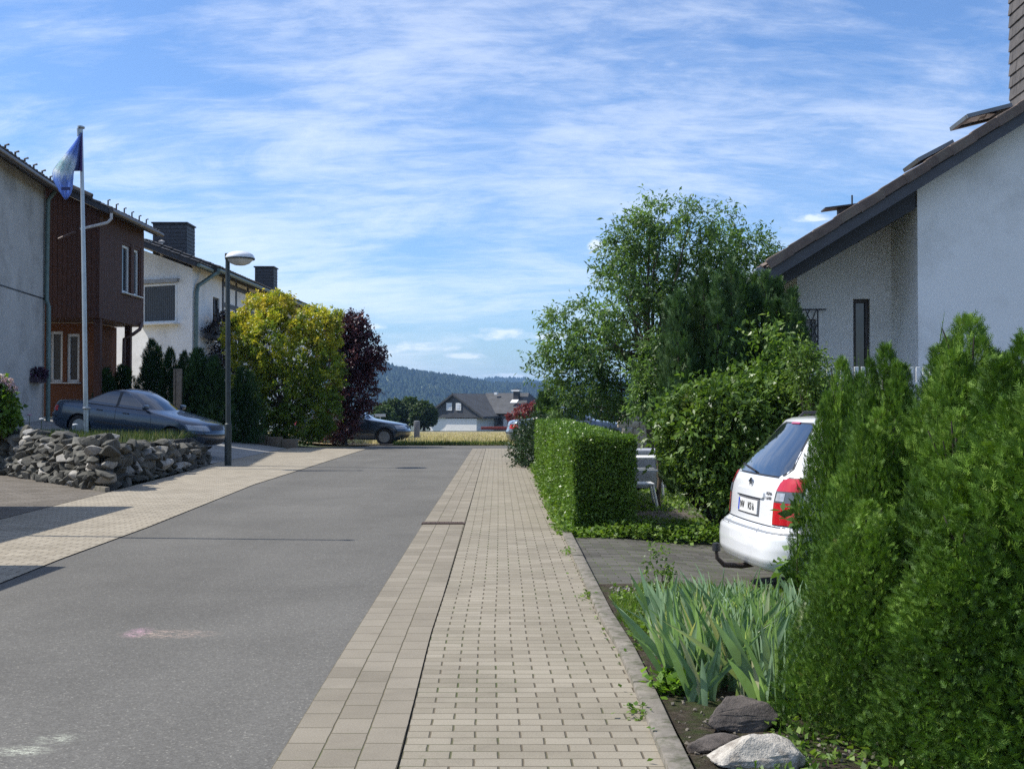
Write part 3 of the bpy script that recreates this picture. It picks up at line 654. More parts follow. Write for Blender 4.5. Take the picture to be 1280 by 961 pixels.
        fb.box(c+nn*(hgt+.04)-u*(Lw/2-.03), (.07, .62, .05), (u, bk, nn)); fb.box(c+nn*(hgt+.04)+u*(Lw/2-.03), (.07, .62, .05), (u, bk, nn))
        if False: fb.box(H(s-.12, .42, zr(s-.12)+.05), (Lw, .76, .06), (d, bk, d.cross(bk)*-1))
        wdw = part(nm, fb, mat('grey_metal', (.16, .17, .18), .4, .15, 5, metal=.5), roof)
        gp = MB(); gp.box(c+nn*(hgt+.04), (Lw-.1, .62, .015), (u, bk, nn)); part('pane', gp, glass, wdw)
    # vent cowl low on the roof
    s = s_at(1055, .8); vb = MB(); c = H(s, .8, zr(s)); vb.box(c+Z3*.06, (.14, .14, .2), (e, bk, Z3)); vb.box(c+Z3*.15+e*-.06, (.42, .3, .02), ((e+Z3*.12).normalized(), bk, Z3)); vb.tube([c+e*.12+Z3*.05, c+e*.12+Z3*.32], .012, 6)
    part('roof_vent', vb, fascia_m, roof)
    cs = s_at(1291, .55); cb_ = MB(); zt = 8.6
    cb_.box(H(cs+.62, 1.0, (zr(cs)+zt)/2-.3), (1.14, .84, zt-zr(cs)+.6), (e, bk, Z3)); ch = part('chimney', cb_, fascia_m, roof)
    sl = MB(); slates(sl, H(cs+.05, .575, 0), e, nf, 0, 1.14, zr(cs)-.02, zt, .26, .17); slates(sl, H(cs+.045, 1.42, 0), -bk, -e, 0, .84, zr(cs)-.1, zt, .28, .17)
    part('slates', sl, mat('brown_slate', (.085, .075, .068), .75, .4, 6, .3, 40), ch)
    cm = MB(); cm.tube([H(cs+.035, .565, zr(cs)-.03), H(cs+.035, .565, zt)], .012, 5); part('corner_strip', cm, mat('pale_metal', (.6, .6, .62), .4, .1, 4, metal=.5), ch)
right_house()
# white picket railing in front of the white house
t = thing('picket_fence', 'white picket railing in front of the white house seen through the conifer tips', 'fence', (4.1, 13.6, -.1))
for i in range(26):
    x = 3.55+i*.085; part('picket', MB().box((x, 13.6+.012*i, 1.3), (.05, .02, 1.22), None, .004), whiteframe, t) 
mb = MB(); mb.box((4.6, 13.78, .85), (2.3, .03, .06)); mb.box((4.6, 13.78, 1.7), (2.3, .03, .06)); part('rail', mb, whiteframe, t)
mb = MB(); mb.box((3.48, 13.65, .85), (.09, .09, 1.95), None, .008); part('post', mb, whiteframe, t); mb = MB(); mb.box((5.78, 13.85, .85), (.09, .09, 1.95), None, .008); part('post', mb, whiteframe, t)
# ------------------------------------------------------------------ left houses
def pipe(parent, pts, r=.05, m=None): return part('downpipe', MB().tube(pts, r, 10), m or zinc, parent, 40)
def left_house1():
    base = thing('grey_house', 'aged white rendered house with dark tiled roof cut by the left edge of the photo', 'house', (-18, 33, 1))
    A0 = Vector((-14.12, 35, 0)); dn = Vector((.117, -1, 0)).normalized(); Ls = 7.0; nr = Vector((-dn.y, dn.x, 0)); lf = -nr; ze1 = 8.02; pit = .44
    wb = MB(); Wd = 9
    wall(wb, A0, -dn, nr, -Ls, 0, .4, ze1); B0 = A0+dn*Ls
    zr = lambda s: ze1+.12+pit*s
    for Q in (A0, B0): wb.add([Q+Z3*.4, Q+lf*Wd+Z3*.4, Q+lf*Wd+Z3*ze1, Q+lf*Wd/2+Z3*zr(Wd/2), Q+Z3*ze1], [(0, 1, 2, 3, 4)])
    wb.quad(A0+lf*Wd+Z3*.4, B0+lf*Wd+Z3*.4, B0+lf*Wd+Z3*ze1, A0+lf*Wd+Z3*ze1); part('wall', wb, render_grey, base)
    q = MB(); q.box(A0+dn*Ls/2+nr*.006+Z3*P(0, 366, 33).z, (.012, Ls, .04), (nr, dn, Z3)); part('wall_joint', q, fascia_m, base)
    E = lambda s, y: A0+dn*y+nr*.4+lf*s+Z3*(ze1+.16+pit*(s-.4))
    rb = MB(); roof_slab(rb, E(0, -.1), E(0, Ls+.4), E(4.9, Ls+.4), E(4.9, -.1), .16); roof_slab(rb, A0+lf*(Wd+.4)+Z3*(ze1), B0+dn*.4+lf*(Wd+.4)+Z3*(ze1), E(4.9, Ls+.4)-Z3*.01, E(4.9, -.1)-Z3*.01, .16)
    roof = part('roof', rb, mat('brown_board', (.05, .035, .028), .6), base)
    tb = MB(); tiles(tb, E(-.08, -.1), E(-.08, Ls+.4), E(4.9, Ls+.4), E(4.9, -.1), .36, .32, .0)
    for k in range(8):
        q = E(.15, .4+k*.85); tb.tube([q, q+Z3*.2, q+Z3*.23+nr*.1], .03, 5)
    part('roof_tiles', tb, tile_dark, roof)
    gb = MB(); gb.tube([E(-.12, -.1)-Z3*.1, E(-.12, Ls+.4)-Z3*.1], .075, 10); part('roof_gutter', gb, mat('brown_gutter', (.09, .07, .06), .4, .2, 5), roof, 40)
    O = A0+nr*.09+dn*.12
    pipe(base, [O+nr*.3+Z3*8.0, O+nr*.02+Z3*7.6, O+Z3*5, O+Z3*4.6, O+nr*.06+Z3*4.4, O+nr*.06+Z3*.9], .07)
    c = A0+dn*1.0+nr*.12+Z3*P(0, 475, 34.2).z; fb = MB(); fb.box(c, (.2, 1.0, .16), (nr, dn, Z3), .01); bx = part('flower_box', fb, mat('dark_box', (.05, .03, .04), .7), base)
    V, mv, _ = foliage([((c.x, c.y, c.z+.17), (.14, .5, .12))], 60, 4, 5, .07, .04, tl=.12)
    link('flowers', npmesh('flowers', V, 4, leafmat('dark_flower', [(0, (.03, .02, .04)), (.7, (.06, .03, .07)), (1, (.35, .1, .25))]), mv), bx)
    # ---- timber clad annexe
    base = thing('timber_annexe', 'red brown timber clad oriel on posts with a dark tiled roof beside the grey house', 'building', (-13.5, 38, 1))
    xr = -12.85; y0, y1 = 36, 40.4; zb = 4.15; ze = 7.5; slope = .45
    brown = paver_mat('brown_cladding', 4.0, .14, (.105, .038, .022), (.15, .055, .03), (.03, .015, .01, 1), .006, .006)
    # clad boards are real strips
    wood = mat('timber_boards', (.075, .028, .016), .75, .25, 6, .3, 60)
    wb = MB(); hole = [(2.15, 3.0, 5.15, 6.75), (3.3, 3.95, 5.15, 6.75)]
    e2 = Y3; n2 = X3
    wall(wb, (xr, y0, 0), e2, n2, 0, y1-y0, zb, ze+.03, hole)
    wall(wb, (-15.0, y0, 0), X3, -Y3, 0, xr+15.0, zb, ze)
    wb.add([(-15.0, y0, ze), (xr, y0, ze), (-15.0, y0, ze+.98)], [(0, 1, 2)])
    wb.quad((-17.5, y0+.01, zb+.01), (-15, y0+.01, zb+.01), (-15, y1, zb+.01), (-17.5, y1, zb+.01)); wb.quad((-15, y0, zb), (xr, y0, zb), (xr, y1, zb), (-15, y1, zb)); wb.quad((-15, y1, zb), (xr, y1, zb), (xr, y1, ze), (-15, y1, ze+.95))
    w = part('wall', wb, wood, base)
    bb = MB()
    for i in range(int((xr+15.0)/.15)): zt_ = ze+.45*(xr-(-14.95+i*.15))-.04; bb.box((-14.95+i*.15, y0-.012, (zb+zt_)/2), (.138, .02, zt_-zb))
    for i in range(int((y1-y0)/.15)):
        s = .08+i*.15
        for za, zc_ in (((zb, ze-.05),) if not any(h[0]-.07 < s < h[1]+.07 for h in hole) else ((zb, 5.05), (6.85, ze-.05))): bb.box((xr+.012, y0+s, (za+zc_)/2), (.02, .138, zc_-za))
    part('boards', bb, wood, w)
    for h in hole: window(base, (xr, y0, 0), e2, n2, h, .09, 1)
    rb = MB(); A = lambda s, y: Vector((xr+.45-s, y, ze+.0+slope*s))
    roof_slab(rb, A(0, y0-.45), A(0, y1+.3), A(3.2, y1+.3), A(3.2, y0-.45), .18); rf = part('roof', rb, fascia_m, base)
    tb = MB(); tiles(tb, A(-.06, y0-.5), A(-.06, y1+.3), A(3.2, y1+.3), A(3.2, y0-.5), .36, .32, .0)
    tb.tube([A(.5, y0-.5)+Z3*.1, A(1.25, y0-.5)+Z3*.1], .1, 8)
    for k in range(6): q = A(.1, y0-.2+k*.75); tb.tube([q+Z3*.05, q+Z3*.22, q+Z3*.24+X3*.07], .025, 5)
    part('roof_tiles', tb, tile_dark, rf)
    gb = MB(); gb.tube([A(-.1, y0-.5)-Z3*.05, A(-.1, y1+.3)-Z3*.05], .075, 10); gt = part('roof_gutter', gb, mat('brown_gutter', (.09, .07, .06), .4, .2, 5), rf, 40)
    q = A(-.08, y0-.42)
    pipe(base, [q-Z3*.08, q+Vector((0, 0, -.3)), q+Vector((-.12, -.0, -.42)), q+Vector((-.95, 0, -.62))], .045, mat('pale_pipe', (.62, .6, .58), .35))
    pipe(base, [Vector((xr+.37-.95, y0-.42, ze-.74)), Vector((-13.98, y0-.3, 6.55))], .045, mat('brown_pipe', (.12, .07, .06), .5))
    # ground floor
    gb = MB(); yb = 38.2; Og = Vector((-14.1, yb, 0)); hs = [(.1+.0, .75, 1.0, 3.55), (1.0, 1.6, 1.0, 3.45)]
    hs = [((62-640)/F*yb+16.5, (78-640)/F*yb+16.5, P(0, 478, yb).z, P(0, 414, yb).z), ((83-640)/F*yb+16.5, (99-640)/F*yb+16.5, P(0, 478, yb).z, P(0, 417, yb).z)]
    Og = Vector((-16.5, yb, 0)); orange = mat('orange_render', (.17, .062, .026), .9, .12, 2, .3, 90)
    wall(gb, Og, X3, -Y3, 0, 2.72, .5, zb-.02, [h for h in hs]); gb.quad((-13.78, yb, .5), (-13.78, y1, .5), (-13.78, y1, zb-.02), (-13.78, yb, zb-.02)); part('ground_floor_wall', gb, orange, base)
    for h in hs: window(base, Og, X3, -Y3, h, .09, 1)
    for px, y in ((122, 36.3), (160, 40.0)):
        x = (px-640)/F*y; part('post', MB().box((x, y, (zb+.7)/2), (.2, .2, zb-.7), None, .01), wood, base)
    pipe(base, [Vector((-12.75, 39.9, zb+.1)), Vector((-12.75, 39.7, zb-.12)), Vector((-12.95, 39.6, zb-.3)), Vector((-13.25, 39.6, zb-.45)), Vector((-13.3, 39.6, 1))], .06, mat('brown_pipe', (.12, .07, .06), .5))
left_house1()
def left_house2():
    base = thing('white_gabled_house', 'white rendered house with shallow dark roof and two slate chimneys behind the yellow green bush', 'house', (-15, 55, 1))
    # camera-facing gable wall turned a little towards the sun
    C0 = Vector(((240-640)/F*46, 46, 0)); th = R(-26); e = -Vector((math.cos(th), math.sin(th), 0)); bk = Vector((-math.sin(th), math.cos(th), 0))*1; nf = Vector((math.sin(th), -math.cos(th), 0))
    zt = lambda s: 6.85+.34*s; Wd = 7.5
    def s_at(px): k = (px-640)/F; return (k*C0.y-C0.x)/(e.x-k*e.y)
    w1, w0 = s_at(178), s_at(221); yy = 46+abs(e.y)*0
    h = (w0, w1, P(0, 403, 46).z, P(0, 352, 46).z)
    wb = MB(); ax = (e, nf)
    wall(wb, C0, e, nf, 0, Wd, .3, 6.75, [h]); wb.add([C0+Z3*6.75, C0+e*Wd+Z3*6.75, C0+e*Wd+Z3*zt(Wd*1.0), C0+Z3*zt(0)], [(0, 1, 2, 3)])
    far = Vector((C0.x+.55, 70, 0)); wl = Y3
    sd_ = (far-C0).normalized(); nr = Vector((sd_.y, -sd_.x, 0)); Ls = (far-C0).length
    hs = [(2.9, 3.9, 4.7, 6.0), (5.0, 6.1, 3.4, 5.6), (7.0, 8.2, 3.4, 5.6), (9.2, 10.6, 3.4, 5.6)]
    wall(wb, C0, sd_, nr, 0, Ls, .3, 7.0, hs); wb.quad(far+Z3*.3, far+e*Wd+Z3*.3, far+e*Wd+Z3*zt(Wd), far+Z3*7); part('wall', wb, render_white, base)
    dg = mat('grey_frame', (.3, .3, .3), .5)
    blind = mat('dark_blind', (.05, .055, .06), .6, .2, 8)
    w = window(base, C0, e, nf, h, .1, 1, True, whiteframe, blind, setb=.02)
    q = MB(); q.box(C0+e*((w0+w1)/2)+nf*.18+Z3*(h[2]-.02), (w1-w0+.2, .36, .07), (e, nf, Z3), .01); part('window_ledge', q, whiteframe, base)
    q = MB(); q.box(C0+e*((w0+w1)/2)+nf*.06+Z3*(h[3]+.09), (w1-w0+.16, .12, .16), (e, nf, Z3), .01); part('shutter_box', q, mat('grey_frame', (.3, .3, .3), .5), base)
    for hh in hs: window(base, C0, sd_, nr, hh, .07, 2, False, mat('dark_frame', (.05, .04, .035), .5))
    tb_ = MB()
    for s in (4.4, 6.6, 8.7, 11.0): tb_.box(C0+sd_*s+nr*.01+Z3*5.3, (.2, .05, 3.3), (sd_, nr, Z3))
    for z in (3.2, 5.8, 6.7): tb_.box(C0+sd_*7.7+nr*.012+Z3*z, (6.6, .05, .2), (sd_, nr, Z3))
    part('timber_frame', tb_, fascia_m, base)
    rb = MB(); a = C0+nr*.45-sd_*.8-Z3*0; slope = .40
    A = lambda s, y: C0+Vector((.4, 0, 0))+sd_*y-X3*s+Z3*(7.02+.38*s)
    roof_slab(rb, A(0, -.9), A(0, 25), A(6.8, 25), A(6.8, -.9), .2); rf = part('roof', rb, fascia_m, base)
    tb = MB(); tiles(tb, A(-.1, -.95), A(-.1, 25), A(6.8, 25), A(6.8, -.95), .4, .4, 0); part('roof_tiles', tb, tile_dark, rf)
    A2 = lambda s, y: C0+Vector((.62, 0, 0))+sd_*y-X3*s+Z3*(7.08+.38*s)
    r2 = MB(); roof_slab(r2, A2(0, 1.2), A2(0, 25), A2(3, 25), A2(3, 1.2), .2); tiles(r2, A2(-.1, 1.15), A2(-.1, 25), A2(3, 25), A2(3, 1.15), .4, .4, 0); part('porch_roof', r2, tile_dark, rf)
    gb = MB(); gb.tube([A2(-.12, 1.1)-Z3*.12, A2(-.12, 25)-Z3*.12], .08, 8); gb.tube([A(-.1, -.9)-Z3*.1, A(-.1, 1.0)-Z3*.1], .08, 8); part('roof_gutter', gb, zinc, rf, 40)
    pipe(base, [A2(-.1, 1.25)-Z3*.2, A2(.1, 1.15)-Z3*.4, C0+sd_*.35+nr*.12+Z3*6.2, C0+sd_*.15+nr*.12+Z3*5.9, C0+sd_*.12+nr*.12+Z3*5.4, C0+sd_*.1+nr*.12+Z3*.8], .085)
    for (px0, px1, y, ytop, dep) in ((190, 232, 50, 278, 1.3), (318, 341, 60, 333, 1.0)):
        x0, x1 = (px0-640)/F*y, (px1-640)/F*y; ztp = P(0, ytop, y).z
        cb_ = MB(); cb_.box(((x0+x1)/2, y+dep/2, ztp-1.6), (x1-x0, dep, 3.2)); c = part('chimney', cb_, slate_m, rf)
        sl = MB(); slates(sl, (x0, y-.001, 0), X3, -Y3, 0, x1-x0, ztp-3.0, ztp-.08, .3, .16); slates(sl, (x1+.001, y, 0), Y3, X3, 0, dep, ztp-3.0, ztp-.08, .3, .16); part('slates', sl, slate_m, c)
        cp = MB(); cp.box(((x0+x1)/2, y+dep/2, ztp-.02), (x1-x0+.12, dep+.12, .06)); part('chimney_cap', cp, fascia_m, c)
    q = MB(); c = P(202, 303, 49); q.tube([c-Z3*.6, c+Z3*.0], .06, 8); q.lathe([(.12, 0), (.14, .05), (0, .1)], c, 10); part('roof_vent', q, mat('pale_pipe', (.62, .6, .58), .35), rf)
    # flower balcony boxes on the side wall
    b2 = MB(); 
    c = C0+sd_*2.2+nr*.45; b2.box(c+Z3*4.2, (2.4, .5, .12), (sd_, nr, Z3)); b2.box(c+Z3*4.45, (2.4, .06, .4), (sd_, nr, Z3)); b2.box(c+Z3*3.2, (2.0, .4, .12), (sd_, nr, Z3)); bx = part('flower_box', b2, fascia_m, base)
    V, mv, _ = foliage([((c.x+.15, c.y, 4.6), (.5, 1.3, .45)), ((c.x+.1, c.y+.3, 3.4), (.45, 1.2, .6)), ((c.x, c.y+1, 2.4), (.5, 1.2, 1.0))], 260, 4, 6, .12, .07)
    link('climbing_plants', npmesh('climbing_plants', V, 4, leafmat('dark_vine', [(0, (.02, .02, .025)), (.8, (.05, .04, .05)), (1, (.12, .03, .06))]), mv), bx)
left_house2()
# neighbouring building outside the frame at left whose roof shades the left footway
def garage(x0, x1, y0, y1, zt, label, zs=0):
    b = thing('garage', label, 'garage', ((x0+x1)/2, (y0+y1)/2, 0))
    wb = MB(); wall(wb, (x1, y0, 0), Y3, X3, 0, y1-y0, -.1, zt, [(1, y1-y0-1, 0, 2.2)] if y1-y0 > 3.5 else []); wall(wb, (x0, y0, 0), X3, -Y3, 0, x1-x0, -.1, zt); wall(wb, (x0, y1, 0), X3, Y3, 0, x1-x0, -.1, zt); wall(wb, (x0, y0, 0), Y3, -X3, 0, y1-y0, -.1, zt)
    part('wall', wb, render_grey, b)
    rb = MB(); rb.box(((x0+x1)/2, (y0+y1)/2, zt+.1), (x1-x0+.5, y1-y0+.5, .2), None, .02); part('roof', rb, fascia_m, b)
    if y1-y0 > 3.5:
        d = MB()
        for k in range(5): d.box((x1-.1, (y0+y1)/2, .22+.44*k), (.03, y1-y0-2.01, .425))
        part('garage_door', d, mat('door_grey', (.3, .3, .31), .5), b)
garage(-14, -7.9, 12.7, 16.6, 2.55, 'flat roofed garage by the left driveway just outside the photo')
garage(-14, -6.1, 7.2, 10.5, 2.0, 'low flat roofed shed beside the left footway just outside the photo')
# ------------------------------------------------------------------ far house
def far_house():
    D = 188; px = lambda x: (x-640)/F*D; pz = lambda y: EYE+(505-y)/F*D
    base = thing('far_house', 'distant house with grey slate gable above white garage wall beyond the field', 'house', (px(580), D, pz(537)))
    wm = mat('far_white_wall', (.8, .78, .73), .9, .05, .3)
    wb = MB(); z0 = pz(545); ze = pz(519.5)
    wall(wb, (px(541), D, 0), X3, -Y3, 0, px(609)-px(541), z0, ze-.3); wb.quad((px(541), D, z0), (px(541), D+12, z0), (px(541), D+12, ze), (px(541), D, ze)); wb.quad((px(609), D, z0), (px(609), D+12, z0), (px(609), D+12, ze), (px(609), D, ze)); part('wall', wb, wm, base)
    gd = MB(); gd.box((px(587), D-.05, (z0+pz(523))/2), (px(608)-px(565), .08, pz(523)-z0)); part('garage_door', gd, mat('far_door', (.82, .79, .74), .7), base)
    bn = MB(); bn.box((px(587), D-.1, pz(521.3)), (px(608)-px(564), .16, .4)); part('lintel', bn, mat('brown_board', (.05, .035, .028), .6), base)
    rg_ = mat('far_slate', (.075, .078, .085), .8, .2, .6); rt = mat('far_roof', (.06, .062, .065), .85, .3, .8)
    ap = Vector((px(577), D-.3, pz(491.5))); gl = Vector((px(537), D-.3, pz(519))); gr = Vector((px(618), D-.3, pz(519)))
    g_ = MB(); w0, w1 = px(568.5), px(574); ww = [(px(568), px(574), pz(512), pz(504.5)), (px(581.5), px(587), pz(512), pz(504.5))]
    ins = lambda p, k: p
    g_.add([gl+X3*.5+Z3*.1, gr-X3*.5+Z3*.1, ap-Z3*.3], [(0, 1, 2)]); g_.box((px(577.5), D-.15, ze-.05), (px(618)-px(537)-.6, .5, .5)); gb = part('gable', g_, rg_, base)
    for a, b_, c, d in ww:
        q = MB(); q.box(((a+b_)/2, D-.36, (c+d)/2), (b_-a+.25, .1, d-c+.25)); w = part('window', q, whiteframe, base); q = MB(); q.box(((a+b_)/2-.0, D-.42, (c+d)/2), ((b_-a)*.75, .03, (d-c)*.7)); part('curtain', q, mat('curtain', (.6, .62, .66), .8), w)
    r_ = MB(); k = Vector((0, 14, 0)); o_ = Vector((0, -.4, 0))
    roof_slab(r_, gl+o_-Vector((.3, 0, .2)), gl+k, ap+k, ap+o_, .35); roof_slab(r_, gr+o_+Vector((.3, 0, -.2)), gr+k, ap+k, ap+o_-Z3*.01, .35)
    # main roof running right
    A = Vector((px(600), D+5, pz(517))); B = Vector((px(655), D+5, pz(517))); Rg = pz(490.5); r_.add([A, B, Vector((px(640), D+11, Rg)), Vector((px(577), D+11, Rg)), Vector((px(655), D+17, A.z)), Vector((px(600), D+17, A.z))], [(0, 1, 2, 3), (1, 4, 2), (4, 5, 3, 2), (0, 3, 5), (0, 5, 4, 1)])
    rf = part('roof', r_, rt, base)
    w2 = MB(); w2.box((px(628), D+11, (z0+A.z)/2-.1), (px(650)-px(606), 10, A.z-z0-.2)); part('side_wing', w2, mat('far_grey_wall', (.2, .2, .19), .9), base)
    for a, b_, c, d in ((614, 621, 523, 531), (623, 628, 524, 536)): q = MB(); q.box((px((a+b_)/2), D+5.9, pz((c+d)/2)), ((b_-a)*.13, .1, (d-c)*.13)); part('window' if a < 620 else 'door', q, glass if a < 620 else whiteframe, base)
    cb_ = MB(); cb_.box((px(630), D+9, pz(495)), (.9, .8, 2.4)); c = part('chimney', cb_, fascia_m, rf); cp = MB(); cp.box((px(630), D+9, pz(487.8)), (1.5, 1.2, .25)); cp.box((px(630), D+9, pz(486.8)), (.7, .6, .3)); part('chimney_cap', cp, whiteframe, c)
    q = MB(); n_ = Vector((0, -.5, .85)); q.box((px(633), D+7.3, pz(505)+.45), (1.2, 1.0, .1), (X3, Vector((0, .86, .5)), n_)); part('roof_window', q, whiteframe, rf)
    q = MB(); q.box((px(598), D+9.6, pz(492)+.1), (.5, .5, .4)); part('roof_vent', q, whiteframe, rf)
    base.rotation_euler = (0, 0, R(-26)); base.location.x -= 1.2; return z0
far_house()
rm = mat('red_tile_edge', (.3, .05, .03), .8); mb = MB(); mb.box(((627-640)/F*183, 183, P(0, 535, 183).z), (6.5, .3, .45), None, .05); single('low_wall', mb, rm, 'low red brick wall right of the white garage wall of the far house', 'wall')
#@@PART3
# ------------------------------------------------------------------ vegetation
bark = mat('bark', (.09, .07, .05), .95, .35, 14, .8, 50); bark_dark = mat('dark_bark', (.045, .035, .028), .95, .35, 14, .8, 50)
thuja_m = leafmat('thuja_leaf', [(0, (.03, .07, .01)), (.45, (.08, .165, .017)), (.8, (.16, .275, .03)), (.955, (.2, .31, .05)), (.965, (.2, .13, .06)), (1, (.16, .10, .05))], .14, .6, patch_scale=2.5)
def thuja_plant(H, Rb, nf, fl, seed, plumes=13, bare=True, topr=.3):
    """local conifer crown: ragged cone of upright plumes covered in flat sprays"""
    bp = Bumps(9, (4, 14)); rg = np.random.default_rng(seed)
    pl = [(0, 0, 1.0, .62)]
    for k in range(plumes):
        a = 2*math.pi*k/plumes*1.0+rg.uniform(-.2, .2); q_ = rg.uniform(.5, .78); pl.append((math.cos(a)*Rb*q_, math.sin(a)*Rb*q_, rg.uniform(.68, .98), rg.uniform(.28, .42)))
    po = rg.normal(0, .13, plumes+1); Vs = []; mvs = []
    prof = lambda t: np.clip(np.where(t < .12, .82+t*1.5, 1-((t-.12)/.89)**2.5*.97), 0.02, 1)
    w = np.array([(q[2]*q[3]) for q in pl]); w /= w.sum(); kk = rg.choice(len(pl), nf, p=w); A = np.array(pl)[kk]
    t = rg.uniform(0, 1, nf)**.95; th = rg.uniform(0, 2*math.pi, nf)
    r = Rb*A[:, 3]*prof(t)*np.where(kk == 0, .85, 1); r *= 1+.13*np.sin(th*5+kk*1.7+.8*np.sin(t*9))+.10*np.sin(t*H*17+th*3+kk)+.11*rg.normal(size=nf); r = np.maximum(r, .01)
    lean = 1-.6*t
    C = np.stack([A[:, 0]*lean+np.cos(th)*r, A[:, 1]*lean+np.sin(th)*r, t*H*A[:, 2]], 1)
    b = bp(C); C[:, :2] *= (1+.10*b)[:, None]
    out = np.stack([np.cos(th), np.sin(th), np.zeros(nf)], 1)
    D = nrm(out*.6+np.array([0, 0, .95])+rg.normal(0, .33, (nf, 3))); U = nrm(out+rg.normal(0, .6, (nf, 3)))
    V = frondV(C, D, U, fl*rg.uniform(.5, 1.6, nf), 4, .42, .065); nb = V.shape[1]
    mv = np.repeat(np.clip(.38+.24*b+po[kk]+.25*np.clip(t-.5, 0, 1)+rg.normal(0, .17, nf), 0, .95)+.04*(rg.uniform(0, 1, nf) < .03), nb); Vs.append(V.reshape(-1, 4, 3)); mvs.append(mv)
    if bare:   # leading shoots, thinly leaved
        for k in range(16):
            q = pl[rg.integers(len(pl))]; base = np.array([q[0]*.45+rg.normal(0, .05), q[1]*.45+rg.normal(0, .05), H*q[2]*.95]); d = nrm(np.array([rg.normal(0, .16), rg.normal(0, .16), 1.])); ln = rg.uniform(.08, .24)
            n = 22; tt = rg.uniform(0, 1, n); C = base+d*(ln*tt)[:, None]; V = frondV(C, nrm(d+rg.normal(0, .4, (n, 3))), rdir(n), fl*.45*(1.1-tt*.6), 2); Vs.append(V.reshape(-1, 4, 3)); mvs.append(np.full(n*V.shape[1], .9))
            V = leafV(base[None], d[None], rdir(1), ln*1.15, .006); Vs.append(V); mvs.append(np.array([.5]))
    return np.concatenate(Vs), np.concatenate(mvs)
def thuja(name, label, cat, loc, meshes, group, rz=0, sc=(1, 1, 1)):
    t = thing(name, label, cat, loc, rz, group); t.scale = sc
    o = link('crown', meshes[0], t, False); link('trunk', meshes[1], t, False); return t
def trunk_mesh(H, Rb, seed):
    mb = MB(); mb.tube([(0, 0, -.1), (0, 0, H*.5), (0, 0, H*.93)], [.045, .03, .006], 7); rg = random.Random(seed)
    for k in range(26):
        z = H*(.06+.8*k/26); a = rg.uniform(0, 6.28); r = Rb*.5*(1-(z/H)**2*.8); mb.tube([(0, 0, z), (math.cos(a)*r*.5, math.sin(a)*r*.5, z+.08), (math.cos(a)*r, math.sin(a)*r, z+.3*min(1, H/2))], [.014, .009, .003], 4)
    return mb.mesh('trunk', bark_dark, 60)
var = []
for sd_, H, Rb in ((1, 1.75, .60), (2, 1.8, .55), (3, 1.7, .62)):
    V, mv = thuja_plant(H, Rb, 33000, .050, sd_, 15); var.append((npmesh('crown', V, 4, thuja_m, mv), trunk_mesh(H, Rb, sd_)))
G1 = 'conifer hedge plants along the right edge'
spots = [  # px of the stem, distance, scale, tip height, variant, label
 (1053, 8.2, .62, 1.80, 0, 'farthest hedge conifer, its left flank against the white car'),
 (1108, 7.5, .80, 1.86, 1, 'second hedge conifer from the white car, its tip in front of the dark doorway'),
 (1212, 6.4, 1.0, 1.96, 2, 'tallest bright green hedge conifer against the white wall'),
 (1100, 6.5, .70, 1.45, 0, 'lower hedge conifer behind the irises, left of the gap in the middle of the hedge'),
 (1283, 6.0, 1.1, 1.84, 1, 'hedge conifer whose ragged tip meets the right edge of the photo'),
 (1082, 5.35, .66, 1.04, 2, 'low hedge conifer spreading directly right of the dark brown rock'),
 (1195, 5.4, .84, 1.45, 0, 'middle sized hedge conifer just right of the gap in the middle of the hedge'),
 (1205, 4.85, .84, 1.05, 1, 'low conifer at the very bottom of the photo right of the pale rock'),
 (1335, 4.95, 1.2, 1.70, 0, 'hedge conifer cut by the right edge, its lower side filling the bottom right corner')]
for i, (px, d, s, h, v, lab) in enumerate(spots):
    H = (1.75, 1.8, 1.7)[v]; thuja('conifer', lab, 'conifer', ((px-640)/F*d, d, -.03), var[v], G1, i*1.3, (s, s, h/H))
